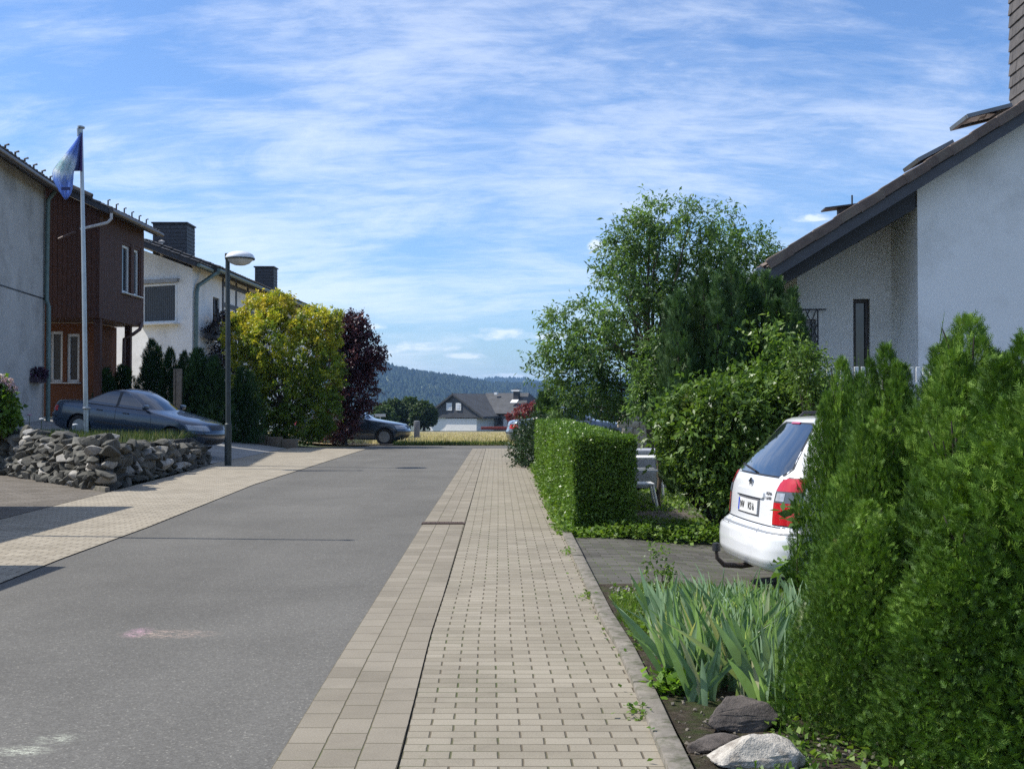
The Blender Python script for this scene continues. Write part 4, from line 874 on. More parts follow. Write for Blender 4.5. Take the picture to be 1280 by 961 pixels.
# ---- trimmed hedge
hedge_leaf = leafmat('hedge_leaf', [(0, (.05, .10, .016)), (.5, (.115, .205, .03)), (.9, (.18, .29, .05)), (1, (.27, .36, .1))], .3, .35, patch_scale=1.6)
def trimmed_hedge():
    t = thing('trimmed_hedge', 'clipped green hedge with a flat top and squared end beside the footway', 'hedge', (.95, 19, 0))
    y0, y1 = 13.15, 25.2; xl = lambda y: np.interp(y, [13, 25], [.70, .54]); wd = .70; zt = 1.09
    core = MB(); 
    for k in range(12):
        a, b_ = y0+.1+k*(y1-y0-.2)/12, y0+.1+(k+1)*(y1-y0-.2)/12; xm = float(xl((a+b_)/2)); core.box((xm+wd/2, (a+b_)/2, zt/2-.02), (wd-.16, b_-a, zt-.1))
    part('dark_filler_core', core, mat('hedge_core', (.02, .028, .01), .95, .5, 25, .8, 60), t)  # added solid boxes, coloured dark to block the view between the leaves
    tot = []; mvs = []; bp = Bumps(14, (1.5, 9))
    def face(n, fn, nor):
        u, v = RNG.uniform(0, 1, n), RNG.uniform(0, 1, n); C = fn(u, v); nn = np.broadcast_to(np.array(nor, float), C.shape); dep = np.abs(RNG.normal(0, .035, n))
        C = C+nn*((bp(C)*.035-dep)[:, None])+RNG.normal(0, .012, C.shape)
        D = nrm(nn*.5+RNG.normal(0, .65, C.shape)+np.array([0, 0, .25])); U = nrm(nn*.8+RNG.normal(0, .6, C.shape)); sz = RNG.uniform(.7, 1.35, n)*np.interp(C[:, 1], [13, 25], [.034, .055])
        tot.append(leafV(C, D, U, sz, sz*.58, .15)); mvs.append(np.clip(RNG.normal(.5, .24, n)+.12*bp(C*2), 0, 1))
    yy = lambda v: y0+(y1-y0)*v**1.25
    face(62000, lambda u, v: np.stack([xl(yy(v)), yy(v), .02+u*(zt-.03)], 1), (-1, 0, 0))
    face(14000, lambda u, v: np.stack([xl(yy(v))+wd, yy(v), .02+u*(zt-.03)], 1), (1, 0, 0))
    face(34000, lambda u, v: np.stack([xl(yy(v))+wd*u, yy(v), np.full(len(u), zt)], 1), (0, 0, 1))
    face(9500, lambda u, v: np.stack([xl(y0)+wd*u, np.full(len(u), y0), .02+v*(zt-.03)], 1), (0, -1, 0))
    face(2500, lambda u, v: np.stack([xl(y1)+wd*u, np.full(len(u), y1), .02+v*(zt-.03)], 1), (0, 1, 0))
    link('foliage', npmesh('foliage', np.concatenate(tot), 4, hedge_leaf, np.concatenate(mvs)), t)
trimmed_hedge()
def lobe_px(L_, d0):
    out = []
    for px, py, rx, ry, *dd in L_:
        d = d0+(dd[0] if dd else 0); c = P(px, py, d); k = d/F; out.append(((c.x, c.y, c.z), (rx*k, max(rx, ry)*k*.9, ry*k)))
    return out
def plant(name, label, cat, loc, lobes, args, lm, group=None, bm=bark, r0=.06, nl=12, top=None, seed=1, kw={}, fork=.4):
    t = thing(name, label, cat, loc, 0, group)
    V, mv, cp = foliage(lobes, *args, **kw)
    link('crown', npmesh('crown', V, 4, lm, mv), t)
    zt = top if top else (min(l[0][2] for l in lobes)+max(l[0][2] for l in lobes))/2
    mb = MB(); cx = float(np.mean([l[0][0] for l in lobes])); cy = float(np.mean([l[0][1] for l in lobes]))
    limbs(mb, loc, (loc[0]*.6+cx*.4, loc[1]*.6+cy*.4, zt), r0, cp, nl, seed, fork); part('trunk', mb, bm, t, 50); return t
# big loose tree behind the hedge
bt = leafmat('ash_leaf', [(0, (.06, .11, .035)), (.5, (.11, .19, .06)), (.85, (.17, .26, .09)), (1, (.25, .33, .17))], .45, .4, patch_scale=.8)
Lb = lobe_px([(828, 268, 30, 26), (800, 300, 34, 30, .4), (862, 290, 34, 26, -.5), (778, 316, 26, 22), (895, 305, 30, 26), (938, 318, 30, 26, .4), (905, 275, 16, 14, .8), (770, 345, 24, 20, -.6), (815, 345, 50, 40, .6), (880, 350, 50, 38, .4), (785, 385, 40, 28, -.6), (735, 400, 30, 20, .3), (700, 408, 24, 14), (830, 400, 50, 40), (745, 428, 38, 24, -.7), (705, 440, 28, 18, .5), (685, 465, 22, 20), (725, 470, 36, 26, .5), (775, 460, 44, 34, .4), (705, 498, 20, 18, -.4), (745, 500, 36, 20, .2), (800, 500, 44, 22), (850, 460, 50, 40, .6), (925, 350, 40, 30, .6)], 27.5)
plant('tree', 'tall loose light green tree behind the trimmed hedge', 'tree', ((818-640)/F*27.5, 27.5, 0), Lb, (1150, 5, 7, .115, .04), bt, None, bark, .13, 34, 2.6, 3, dict(tl=.42, shell=.35, up=.25, droop=.3), .35)
# dark upright conifer cluster
cy = leafmat('yew_leaf', [(0, (.025, .06, .02)), (.5, (.055, .11, .035)), (1, (.10, .17, .055))], .2, .6, patch_scale=3)
def plume_conifer(name, label, loc, plumes, nf, fl, m, group=None):
    t = thing(name, label, 'conifer', loc, 0, group); Vs = []; mvs = []; bp = Bumps(10, (3, 12))
    w = np.array([p[3]*(p[2][1]-p[2][0]) for p in plumes]); w /= w.sum()
    for (x, y, (z0, z1), r), ww in zip(plumes, w):
        n = int(nf*ww); tt = RNG.uniform(0, 1, n); th = RNG.uniform(0, 6.283, n); rr = r*np.clip(1-(np.clip(tt-.45, 0, 1)/.57)**2.2, .03, 1)*np.clip(.6+tt*2, 0, 1)*(1+.15*RNG.normal(size=n)+.1*np.sin(tt*(z1-z0)*14+th*2))
        C = np.stack([x+np.cos(th)*rr, y+np.sin(th)*rr, z0+(z1-z0)*tt], 1); out = np.stack([np.cos(th), np.sin(th), np.zeros(n)], 1)
        V = frondV(C, nrm(out*.45+np.array([0, 0, 1.])+RNG.normal(0, .25, (n, 3))), nrm(out+RNG.normal(0, .5, (n, 3))), fl*RNG.uniform(.6, 1.4, n), 3)
        Vs.append(V.reshape(-1, 4, 3)); mvs.append(np.repeat(np.clip(.45+.3*bp(C)+RNG.normal(0, .2, n), 0, 1), V.shape[1]))
    link('crown', npmesh('crown', np.concatenate(Vs), 4, m, np.concatenate(mvs)), t)
    mb = MB(); lx, ly = loc[0], loc[1]
    for x, y, (z0, z1), r in plumes: mb.tube([(lx+(x-lx)*.1, ly+(y-ly)*.1, loc[2]-.1), (lx+(x-lx)*.7, ly+(y-ly)*.7, (z0+.2+loc[2])/2), (x, y, z0+.2), (x, y, z1-.1)], [.06, .05, .035, .008], 6)
    part('trunk', mb, bark_dark, t, 50); return t
pls = []; rg = random.Random(9)
for px, py in [(838, 375), (850, 356), (866, 345), (882, 338), (898, 333), (914, 331), (930, 335), (945, 333), (960, 338), (974, 345), (988, 352), (996, 375)]:
    for k in range(2):
        d = 14.35+rg.uniform(-.45, .45); c = P(px+rg.uniform(-4, 4), py+rg.uniform(0, 18)+k*22, d); pls.append((c.x, c.y, (.25+rg.uniform(0, .3), c.z), rg.uniform(.11, .17)))
plume_conifer('conifer', 'broad dark upright conifer cluster at the left corner of the white house', (2.75, 14.35, 0), pls, 30000, .11, cy)
# mixed shrub in front of it
shm = leafmat('shrub_leaf', [(0, (.05, .10, .02)), (.45, (.10, .175, .035)), (.85, (.17, .26, .055)), (1, (.26, .32, .1))], .35, .4, patch=((.13, .11, .035, 1), 1.6, .66), patch_scale=1.5)
Ls = lobe_px([(956, 440, 5, 18), (950, 492, 20, 18), (905, 512, 28, 16, -.2), (980, 505, 18, 18, .1), (868, 528, 26, 20), (925, 525, 46, 34, -.2), (845, 550, 16, 20, .2), (975, 530, 34, 36), (895, 540, 44, 36, -.1), (862, 560, 16, 18, .3), (925, 595, 34, 30, -.1), (895, 600, 20, 22, .2), (1002, 505, 12, 18, .2), (940, 570, 40, 34)], 13.3)
plant('shrub', 'large leafy shrub with green and reddish leaves behind the white car', 'shrub', ((915-640)/F*13.3, 13.4, 0), Ls, (640, 6, 9, .075, .034), shm, None, bark, .05, 34, .9, 5, dict(tl=.36, shell=.5, up=.55), .15)
Ls = lobe_px([(815, 470, 20, 30), (830, 440, 22, 22), (812, 505, 22, 22), (835, 480, 30, 30)], 17)
plant('shrub', 'light green upright shrub left of the dark conifer cluster', 'shrub', ((822-640)/F*17, 17, 0), Ls, (230, 4, 7, .07, .03), bt, None, bark, .035, 12, 1.2, 6, dict(tl=.2), .3)
# climbing plant stems at the hedge end near grille: pale leafy shrub by the picket fence
Ls = lobe_px([(1015, 470, 22, 26), (1030, 500, 20, 24), (1000, 450, 12, 16)], 12.6)
plant('shrub', 'thin leafed shrub between the white car roof and the white picket railing', 'shrub', ((1020-640)/F*12.7, 12.7, -.1), Ls, (150, 4, 6, .05, .02), shm, None, bark, .03, 12, 1.2, 8, dict(tl=.16), .2)
# dark shrub and dark conifer at the far end of the hedge
dk = leafmat('dark_shrub_leaf', [(0, (.012, .03, .01)), (.6, (.03, .06, .018)), (1, (.06, .09, .03))], .2, .4)
plant('shrub', 'small dark shrub at the far end of the trimmed hedge by the silver car', 'shrub', (.45, 28, 0), [((.42, 28, .42), (.33, .5, .42)), ((.55, 29, .75), (.3, .5, .4)), ((.38, 27, .22), (.2, .5, .25))], (260, 4, 7, .06, .035), dk, None, bark_dark, .03, 8, .5, 2)
c0 = P(683, 490, 30.5); plume_conifer('conifer', 'small dark column conifer behind the far end of the trimmed hedge', (c0.x, 30.5, 0), [(c0.x-.1, 30.5, (.1, c0.z-.05), .2), (c0.x+.08, 30.6, (.1, c0.z), .2), (c0.x+.22, 30.3, (.1, c0.z-.3), .2)], 4500, .13, cy)
# ---- left side
yb = leafmat('yellow_bush_leaf', [(0, (.05, .10, .015)), (.3, (.12, .19, .025)), (.5, (.26, .31, .03)), (.72, (.5, .47, .045)), (1, (.65, .5, .08))], .35, .4, patch_scale=1.0)
Ly = lobe_px([(325, 395, 24, 24), (345, 388, 22, 20, .3), (305, 425, 22, 28), (340, 430, 34, 40, -.5), (385, 405, 24, 22), (405, 415, 18, 26, .2), (375, 445, 36, 44), (408, 470, 20, 44), (315, 470, 26, 36), (350, 490, 40, 40, -.5), (395, 515, 26, 34), (335, 525, 28, 24), (375, 530, 36, 24, -.3), (300, 405, 10, 12), (415, 400, 10, 12)], 39.6)
plant('bush', 'big yellow green bush with golden tips behind the street lamp', 'bush', (-7.7, 39.6, .1), Ly, (1500, 5, 8, .1, .055), yb, None, bark, .08, 20, 1.6, 4, dict(tl=.25, shell=.55, topmix=.45, up=.5), .2)
pm = leafmat('plum_leaf', [(0, (.035, .014, .022)), (.6, (.075, .028, .04)), (1, (.19, .06, .07))], .2, .4)
Lp = lobe_px([(435, 415, 24, 20), (455, 440, 24, 22), (430, 450, 34, 34), (465, 455, 14, 12), (440, 490, 30, 34), (420, 520, 26, 32), (445, 405, 14, 10), (422, 430, 20, 22)], 42.3)
plant('tree', 'dark purple leaved tree beyond the yellow green bush', 'tree', (-6.1, 42.3, 0), Lp, (750, 5, 8, .10, .055), pm, None, bark_dark, .09, 14, 1.8, 7, dict(tl=.32, shell=.45), .3)
# small conifers by the blue car
sv = []
for sd_ in (11, 12):
    V, mv = thuja_plant(2.0, .66, 5200, .13, sd_, 6, False); sv.append((npmesh('crown', V, 4, leafmat('small_thuja_leaf', [(0, (.012, .04, .012)), (.6, (.03, .075, .018)), (1, (.06, .12, .03))], .2, .6), mv), trunk_mesh(2, .4, sd_)))
G2 = 'small conifers planted in a row behind the blue car'
for i, (px, py, d, s, lab) in enumerate([
  (133, 462, 37.4, .9, 'small conifer in the shade under the timber annexe'), (152, 458, 39.3, .9, 'small conifer between the two posts of the annexe'),
  (190, 428, 38.5, 1.1, 'tallest pointed conifer of the row, below the big white framed window'), (213, 438, 38.2, .85, 'small pointed conifer right of the tallest one, by the wooden post'),
  (230, 443, 38.0, .85, 'small conifer just right of the wooden post'), (248, 438, 36.8, 1.15, 'full conifer right in front of the house corner with the green downpipe'),
  (268, 449, 36.4, 1.15, 'conifer immediately left of the street lamp pole'), (303, 462, 37.2, 1.0, 'shaded conifer between the street lamp pole and the yellow green bush')]):
    c = P(px, py, d); z0 = gz(c.x, d)-.05; thuja('conifer', lab, 'conifer', (c.x, d, z0), sv[i % 2], G2, i*1.1, (s, s, (c.z-z0)/2.0))
# hydrangea at the left edge
hy = thing('hydrangea', 'green hydrangea bush with pale pink flower heads at the left edge above the stone wall', 'bush', (-10.95, 24.3, .8))
V, mv, cp = foliage([((-10.95, 24.3, 1.5), (.5, .5, .55)), ((-10.6, 24.2, 1.25), (.25, .3, .4)), ((-11.2, 24.4, 1.2), (.5, .5, .5))], 300, 4, 5, .11, .08, tl=.12); link('leaves', npmesh('leaves', V, 4, grass_leaf, mv), hy)
pk = leafmat('pink_petal', [(0, (.4, .25, .35)), (1, (.7, .55, .65))], .3, .6)
for k, (x, z) in enumerate(((-10.62, 1.98), (-10.48, 1.92), (-10.8, 2.08), (-10.95, 2.05), (-10.4, 1.8))):
    V, mv, _ = foliage([((x, 24.15, z), (.1, .1, .08))], 30, 2, 4, .03, .028, tl=.04); link('flower_head', npmesh('flower_head', V, 4, pk, mv), hy)
mb = MB(); [mb.tube([(-10.95, 24.3, .7), (x, 24.2, z-.05)], [.02, .008], 5) for x, z in ((-10.62, 1.98), (-10.8, 2.08), (-11.3, 1.8), (-10.4, 1.8))]; part('stem', mb, bark, hy)
# trees in the middle distance, red shrub
md = leafmat('far_tree_leaf', [(0, (.03, .055, .02)), (.6, (.06, .1, .03)), (1, (.12, .16, .05))], .25, .6, patch_scale=.15)
for i, (px, py, rx, ry, d, lab) in enumerate([(492, 517, 17, 15, 172, 'round green tree left of the far house, nearest the dark parked car'), (512, 514, 16, 14, 176, 'round green tree in the middle of the clump left of the far house'), (530, 517, 12, 12, 170, 'smaller green tree touching the left wall of the far house'), (478, 522, 13, 12, 165, 'low green tree just above the bonnet of the dark parked car')]):
    c = P(px, py, d); k = d/F; zb_ = gz(c.x, d); lob = [((c.x, d, c.z), (rx*k, rx*k, ry*k)), ((c.x-rx*k*.5, d-.5, c.z-ry*k*.5), (rx*k*.7, rx*k*.7, ry*k*.7)), ((c.x+rx*k*.5, d, c.z-ry*k*.4), (rx*k*.7, rx*k*.7, ry*k*.7)), ((c.x, d, c.z+ry*k*.4), (rx*k*.6, rx*k*.6, ry*k*.6))]
    plant('tree', lab, 'tree', (c.x, d, zb_), lob, (420, 4, 6, .4, .28), md, 'trees beside the far house', bark_dark, .2, 6, None, i, dict(tl=.5))
rd = leafmat('red_leaf', [(0, (.10, .018, .022)), (.6, (.2, .035, .042)), (1, (.32, .07, .07))], .3, .5)
lob = lobe_px([(655, 516, 13, 10), (645, 522, 10, 8), (666, 517, 12, 12), (672, 524, 12, 10)], 120)
plant('shrub', 'bright red leaved shrub in front of the right end of the far house', 'shrub', (lob[0][0][0], 120, gz(1, 120)), lob, (260, 4, 6, .2, .14), rd, None, bark_dark, .08, 5)
lob = lobe_px([(735, 512, 50, 14), (800, 515, 50, 14), (860, 520, 50, 16)], 75)
plant('shrub', 'dark band of bushes seen low between the big tree and the hedge', 'shrub', (lob[1][0][0], 75, gz(8, 75)), lob, (500, 4, 6, .2, .12), dk, None, bark_dark, .1, 10)
# ---- iris bed
irm = leafmat('iris_leaf', [(0, (.12, .21, .12)), (.5, (.20, .31, .18)), (.85, (.28, .39, .24)), (1, (.42, .41, .24))], .42, .45, patch_scale=6)
def iris_mesh(seed, nl=10, h=.44):
    rg = random.Random(seed); V = []; Fc = []; mv = []
    fa = rg.uniform(0, math.pi)
    for k in range(nl):
        a = fa+rg.choice((0, math.pi))+rg.uniform(-.5, .5); lean = rg.uniform(.04, .5)+(.25 if rg.random() < .15 else 0); hh = h*rg.uniform(.65, 1.2); w = rg.uniform(.016, .027); bx, by = rg.uniform(-.07, .07), rg.uniform(-.07, .07)
        d = Vector((math.cos(a), math.sin(a), 0)); wa = a+rg.uniform(-.5, .5); wd = Vector((math.cos(wa), math.sin(wa), 0)); nn = Vector((-wd.y, wd.x, 0)); b0 = len(V); m_ = rg.uniform(.05, .95) if rg.random() > .04 else 1; ns_ = 7; bendk = rg.uniform(.0, .35)
        for i in range(ns_+1):
            t = i/ns_; p = Vector((bx, by, 0))+d*(lean*hh*(t+bendk*t*t*1.6))+Z3*(hh*(t-bendk*.35*t*t)); ww = w*(.75+.5*math.sin(min(1, t*1.5)*math.pi/2))*(1-t**3.2)*1.0+.0006; tw = wd
            V += [tuple(p-tw*ww), tuple(p+nn*.004), tuple(p+tw*ww)]
            if i: q = b0+(i-1)*3; Fc += [(q, q+1, q+4, q+3), (q+1, q+2, q+5, q+4)]; mv += [min(1, m_+.0*t)]*2
    me = bpy.data.meshes.new('iris_plant'); me.from_pydata(V, [], Fc); at = me.attributes.new('mixv', 'FLOAT', 'FACE'); at.data.foreach_set('value', mv); me.update(); setmesh(me, irm, 0); return me
im = [iris_mesh(s) for s in range(7)]; rg = random.Random(21); k = 0
lab_ir = 'grey green sword leaved iris growing in the bed between footway kerb and hedge conifers'
while k < 135:
    y = 5.5+2.2*rg.random()**.9; x = rg.uniform(.84, 2.0)
    if y < 6.2 and x > 1.25: continue
    if y < 7.2 and x > 1.85: continue
    if x < .95+.0*(y-5.5) and rg.random() < .5: continue
    if y > 8.3 and x < 1.0: continue
    o = link('iris_plant', im[k % 7]); place(o, (x, y, -.03-.06*sstep(1.2, 2.1, x)), rg.uniform(0, 6.28), rg.uniform(.8, 1.15)*(1.05-.12*(y-5.5))); o['label'] = lab_ir; o['category'] = 'iris'; o['group'] = 'iris plants in the roadside bed'; k += 1
# ---- ground cover, weeds
def scatter(name, label, n, fn, size, m, stand=.6, cat='ground cover', hfn=None):
    C = fn(n); n = len(C); D = nrm(RNG.normal(0, 1, (n, 3))*np.array([1, 1, .4])+np.array([0, 0, stand])); sz = size*RNG.uniform(.6, 1.4, n)
    V = leafV(C, D, nrm(np.array([0, 0, 1.])+RNG.normal(0, .4, (n, 3))), sz, sz*.7, .12); o = link(name, npmesh(name, V, 4, m, RNG.uniform(0, 1, n))); o['kind'] = 'stuff'; o['label'] = label; o['category'] = cat; return o
bpz = Bumps(8, (2, 7))
def gc(n):
    y = RNG.uniform(12.75, 24, n)**1.0; x = RNG.uniform(.72, 3.4, n); ok = (x > 1.42) | (y < 13.3); x, y = x[ok], y[ok]; ok = RNG.uniform(0, 1, len(x)) < np.where(y < 14.2, 1, .45); x, y = x[ok], y[ok]
    h = np.where(y < 13.6, .22, .12); X = np.stack([x, y, 0*x], 1); b = .6+.5*bpz(X)
    return np.stack([x, y+.08*RNG.normal(size=len(x)), RNG.uniform(0, 1, len(x))*h*np.clip(b, .15, 1.4)-.02-.06*(x > 1.6)], 1)
scatter('ground_cover', 'low leafy green ground cover along the far side of the driveway', 60000, gc, .05, grass_leaf)
def kb(n):
    y = 3.5+RNG.uniform(0, 1, n)**1.3*34; y += 0; b = np.sin(y*5.1)+np.sin(y*2.3+1)+np.sin(y*11.7)*.7; ok = (b > 1.5) | (RNG.uniform(0, 1, len(y)) < .02); y = y[ok]; kx = np.interp(y, [p[0] for p in Ki], [p[1] for p in Ki]); return np.stack([kx+RNG.normal(-.01, .035, len(y)), y, RNG.uniform(0, .05, len(y))], 1)
scatter('weeds', 'small weeds growing in the joint between footway and kerb', 9000, kb, .028, grass_leaf, .3, 'weeds')
def kb2(n):
    y = 12.9+RNG.uniform(0, 1, n)*14; kx = np.interp(y, [p[0] for p in Ki], [p[1] for p in Ki]); return np.stack([kx+.08+RNG.normal(0, .06, n), y, RNG.uniform(0, .2, n)**1.4], 1)
scatter('ground_cover', 'light green leaves spilling out along the foot of the trimmed hedge', 12000, kb2, .045, grass_leaf)
def bedf(n):
    y = 4.3+RNG.uniform(0, 1, n)*5.2; x = .74+RNG.uniform(0, 1, n)**1.5*1.5; b = bpz(np.stack([x*1.5, y*1.5, 0*x], 1)); ok = b > .1; x, y = x[ok], y[ok]; return np.stack([x, y, RNG.uniform(-.02, .06, len(x))-.05*(x > 1.6)], 1)
scatter('weeds', 'small bright green weeds at the foot of the irises and rocks', 9000, bedf, .035, grass_leaf, .5, 'weeds')
def tuft(cx, cy, r, h): return lambda n: np.stack([cx+RNG.normal(0, r*.5, n), cy+RNG.normal(0, r*.5, n), RNG.uniform(0, h, n)], 1)
a = P(852, 872, 5.75); scatter('weeds', 'bright green leafy weed between the kerb and the front irises', 420, tuft(a.x, 5.9, .13, .12), .05, leafmat('fresh_leaf', [(0, (.08, .17, .02)), (1, (.2, .33, .05))], .4, .4), .5, 'weeds')
a = P(822, 700, 8.7); tw = thing('rose_shoot', 'thin reddish leafy shoot standing at the back left of the iris bed', 'shrub', (a.x, 8.75, 0))
V, mv, cp = foliage([((a.x, 8.75, .25), (.09, .09, .2)), ((a.x+.06, 8.75, .12), (.1, .08, .1))], 34, 3, 4, .03, .018, tl=.07); link('leaves', npmesh('leaves', V, 4, shm, mv), tw); mb = MB(); [mb.tube([(a.x, 8.75, -.05), tuple(p)], [.005, .002], 4) for p in cp[:8]]; part('stem', mb, bark, tw)
# broad leafed weed in front of the car bumper
a = P(985, 655, 8.3); tw = thing('tall_weed', 'tall broad leafed weed in front of the bumper and rear lamp of the white car', 'plant', (a.x+.05, 8.3, -.1))
V, mv, cp = foliage([((a.x+.06, 8.3, .42), (.09, .08, .42))], 18, 2, 3, .085, .05, tl=.08); link('leaves', npmesh('leaves', V, 4, leafmat('weed_leaf', [(0, (.06, .12, .03)), (1, (.15, .25, .07))], .4, .4), mv), tw); mb = MB(); mb.tube([(a.x+.06, 8.3, -.12), (a.x+.07, 8.3, .8)], [.008, .004], 5); part('stem', mb, bark, tw)
# ------------------------------------------------------------------ rocks and the rubble wall
def rock(size, seed, n=16, sub=0):
    rg = random.Random(seed); bm = bmesh.new()
    for _ in range(n):
        v = Vector((rg.gauss(0, 1), rg.gauss(0, 1), rg.gauss(0, 1))).normalized(); bm.verts.new((v.x*size[0]/2, v.y*size[1]/2, v.z*size[2]/2))
    r = bmesh.ops.convex_hull(bm, input=bm.verts[:]); bmesh.ops.delete(bm, geom=[v for v in bm.verts if not v.link_faces], context='VERTS')
    bmesh.ops.bevel(bm, geom=bm.edges[:], offset=min(size)*.035, segments=1, affect='EDGES', profile=.5)
    if sub:
        bmesh.ops.triangulate(bm, faces=bm.faces[:])
        bmesh.ops.subdivide_edges(bm, edges=bm.edges[:], cuts=sub, use_grid_fill=True)
        for v in bm.verts: q = mn.noise(v.co*9+Vector((seed, 0, 0)))*.5+mn.noise(v.co*25)*.25+mn.noise(v.co*60)*.12; v.co += v.co.normalized()*q*min(size)*.16
    bm.verts.ensure_lookup_table(); out = ([v.co.copy() for v in bm.verts], [[v.index for v in f.verts] for f in bm.faces]); bm.free(); return out
def rock_mat(name, c1, c2, c3, sc=8):
    m, nt, ns, L, b = new_mat(name); c = coords(nt); oi = ns.new('ShaderNodeObjectInfo')
    g = N(ns, 'ShaderNodeNewGeometry'); rn = math_(nt, 'FRACT', math_(nt, 'ADD', g.outputs['Random Per Island'], oi.outputs['Random']))
    base = ramp(nt, rn, [(0, c1), (.5, c2), (.86, c2), (.9, c3), (1, c3)])
    n1 = noise_(nt, c, sc, 8, .75, .4); col = mixc(nt, 1.0, base, ramp(nt, n1, [(.3, .45), (.6, 1.15), (.72, 1.9)]), 'MULTIPLY')
    L.new(col, b.inputs['Base Color']); b.inputs['Roughness'].default_value = .85; bump(nt, b, noise_(nt, c, sc*4, 8, .75), .8, .02); return m
rubble = rock_mat('rubble_stone', (.035, .035, .028), (.11, .105, .085), (.36, .34, .3), 6)
sw = thing('stone_wall', 'rough wall of piled grey rubble stones below the flagpole', 'wall', (-7.2, 20, 0))
stones = []; rg = random.Random(33)
def leg(A, B, h0, h1, batter):
    A, B = Vector(A), Vector(B); Ln = (B-A).length; t = (B-A).normalized(); nn = Vector((t.y, -t.x, 0)); 
    z = .0; row = 0
    while z < max(h0, h1):
        s = rg.uniform(-.1, .1); rh = rg.uniform(.10, .18)
        while s < Ln:
            big = rg.random() < .16; w = rg.uniform(.15, .36)*(1.6 if big else 1); hh = rh*rg.uniform(.9, 1.35)*(1.35 if big else 1)
            hm_ = h0+(h1-h0)*s/Ln+.06*math.sin(s*3.1)
            if z+rh < hm_+.04: stones.append((A+t*(s+w/2)-nn*(batter*z+rg.uniform(-.05, .06))+Z3*(z+rh/2), (w*1.12, rg.uniform(.28, .42), hh*1.1), t, nn))
            s += w*.93
        z += rh*.86; row += 1
ca, cb1, cc = (-7.02, 19.75, 0), (-7.28, 27.6, 0), (-12.9, 27.0, 0)
leg(cc, ca, .98, .86, .34); leg(ca, cb1, .86, .50, .26)
core = MB(); core.prism([Vector((-7.3, 20.4, -.05)), Vector((-7.52, 27.5, -.05)), Vector((-8.6, 28.3, -.05)), Vector((-13.2, 28.2, -.05)), Vector((-13.1, 27.4, -.05))], (0, 0, .72)); part('rubble_core', core, mat('dark_soil', (.03, .027, .022), .95, .4, 12, .8, 40), sw)
vis = sorted(range(len(stones)), key=lambda i: -stones[i][1][0]*stones[i][1][2]/stones[i][0].y**2); rest = MB()
for r_, i in enumerate(vis):
    c, sz, t, nn = stones[i]; vs, fs = rock((sz[0]*rg.uniform(.95, 1.35), sz[1]*1.2, sz[2]*rg.uniform(.95, 1.4)), i, 13); a = rg.gauss(0, .3)
    ax = (t*math.cos(a)+Z3*math.sin(a), nn, Z3*math.cos(a)-t*math.sin(a)); vs = [c+ax[0]*v.x+ax[1]*v.y+ax[2]*v.z for v in vs]
    if r_ < 98: part('stone', MB().add(vs, fs), rubble, sw)
    else: rest.add(vs, fs)
o = part('stones', rest, rubble, sw); o['kind'] = 'stuff'
bed = MB(); bed.prism([Vector((-7.35, 20.6, .66)), Vector((-7.55, 27.4, .42)), Vector((-8.6, 28.2, .42)), Vector((-13.2, 28.1, .8)), Vector((-13.1, 27.2, .84))], (0, 0, .06)); struct('raised_bed_soil', bed, mat('bed_soil', (.06, .05, .035), .95, .4, 8, .8, 30))
def bg_(n):
    u, v = RNG.uniform(0, 1, n), RNG.uniform(0, 1, n); x = -7.5-5.2*u; y0_ = 20.8+(u*5.2)*1.22; y = y0_+(27.9-y0_)*v; return np.stack([x, y, .72-.0*x], 1)
C = bg_(9000); C[:, 2] -= .06; n = len(C); hgt = RNG.uniform(.08, .30, n)**1.0; V = leafV(C, nrm(np.stack([RNG.normal(0, .35, n), RNG.normal(0, .35, n), np.ones(n)], 1)), rdir(n), hgt, .014)
o = link('long_grass', npmesh('long_grass', V, 4, leafmat('long_grass_blade', [(0, (.04, .07, .02)), (.7, (.09, .13, .035)), (1, (.24, .21, .1))], .3, .6), RNG.uniform(0, 1, n))); o['kind'] = 'stuff'; o['label'] = 'long grass on the raised bed above the rubble wall'; o['category'] = 'grass'
for k, (px, py) in enumerate(((37, 519), (52, 524), (30, 524), (94, 531))):
    c = P(px, py, 24.5); fb = thing('white_flower', 'small white flat flower head standing in the long grass above the rubble wall', 'flower', (c.x, 24.5, .7), 0, 'white flowers above the rubble wall')
    mb = MB(); mb.lathe([(.0, -.01), (.055, .0), (.05, .018), (0, .028)], c, 9); part('petals', mb, pk if k == 0 else whiteframe, fb, 40); mb = MB(); mb.tube([(c.x, 24.5, .65), c], .006, 4); part('stem', mb, grass_leaf, fb)
def one_rock(name, label, px, py, d, size, seed, m, rz=0):
    vs, fs = rock(size, seed, 18, 5); c = Vector(((px-640)/F*d, d, size[2]*.28)); M = Matrix.Rotation(rz, 3, 'Z'); o = single(name, MB().add([c+M@v for v in vs], fs), m, label, 'rock', smooth=35); return o
drk = rock_mat('dark_rock', (.10, .085, .07), (.12, .10, .085), (.12, .10, .085), 9); wrk = mat('quartz_rock', (.52, .48, .41), .75, .3, 10, .9, 45, mottle=((.16, .13, .10, 1), 9), bdist=.02)
one_rock('dark_rock', 'dark brown grey rock at the foot of the irises', 919, 905, 5.3, (.42, .34, .19), 4, drk, .2)
one_rock('pale_rock', 'whitish quartz rock at the bottom edge in front of the dark rock', 942, 960, 4.72, (.42, .28, .19), 12, wrk, -.1)
one_rock('half_buried_rock', 'flat grey green rock half buried left of the whitish rock', 893, 944, 4.9, (.26, .2, .12), 8, drk, .5)
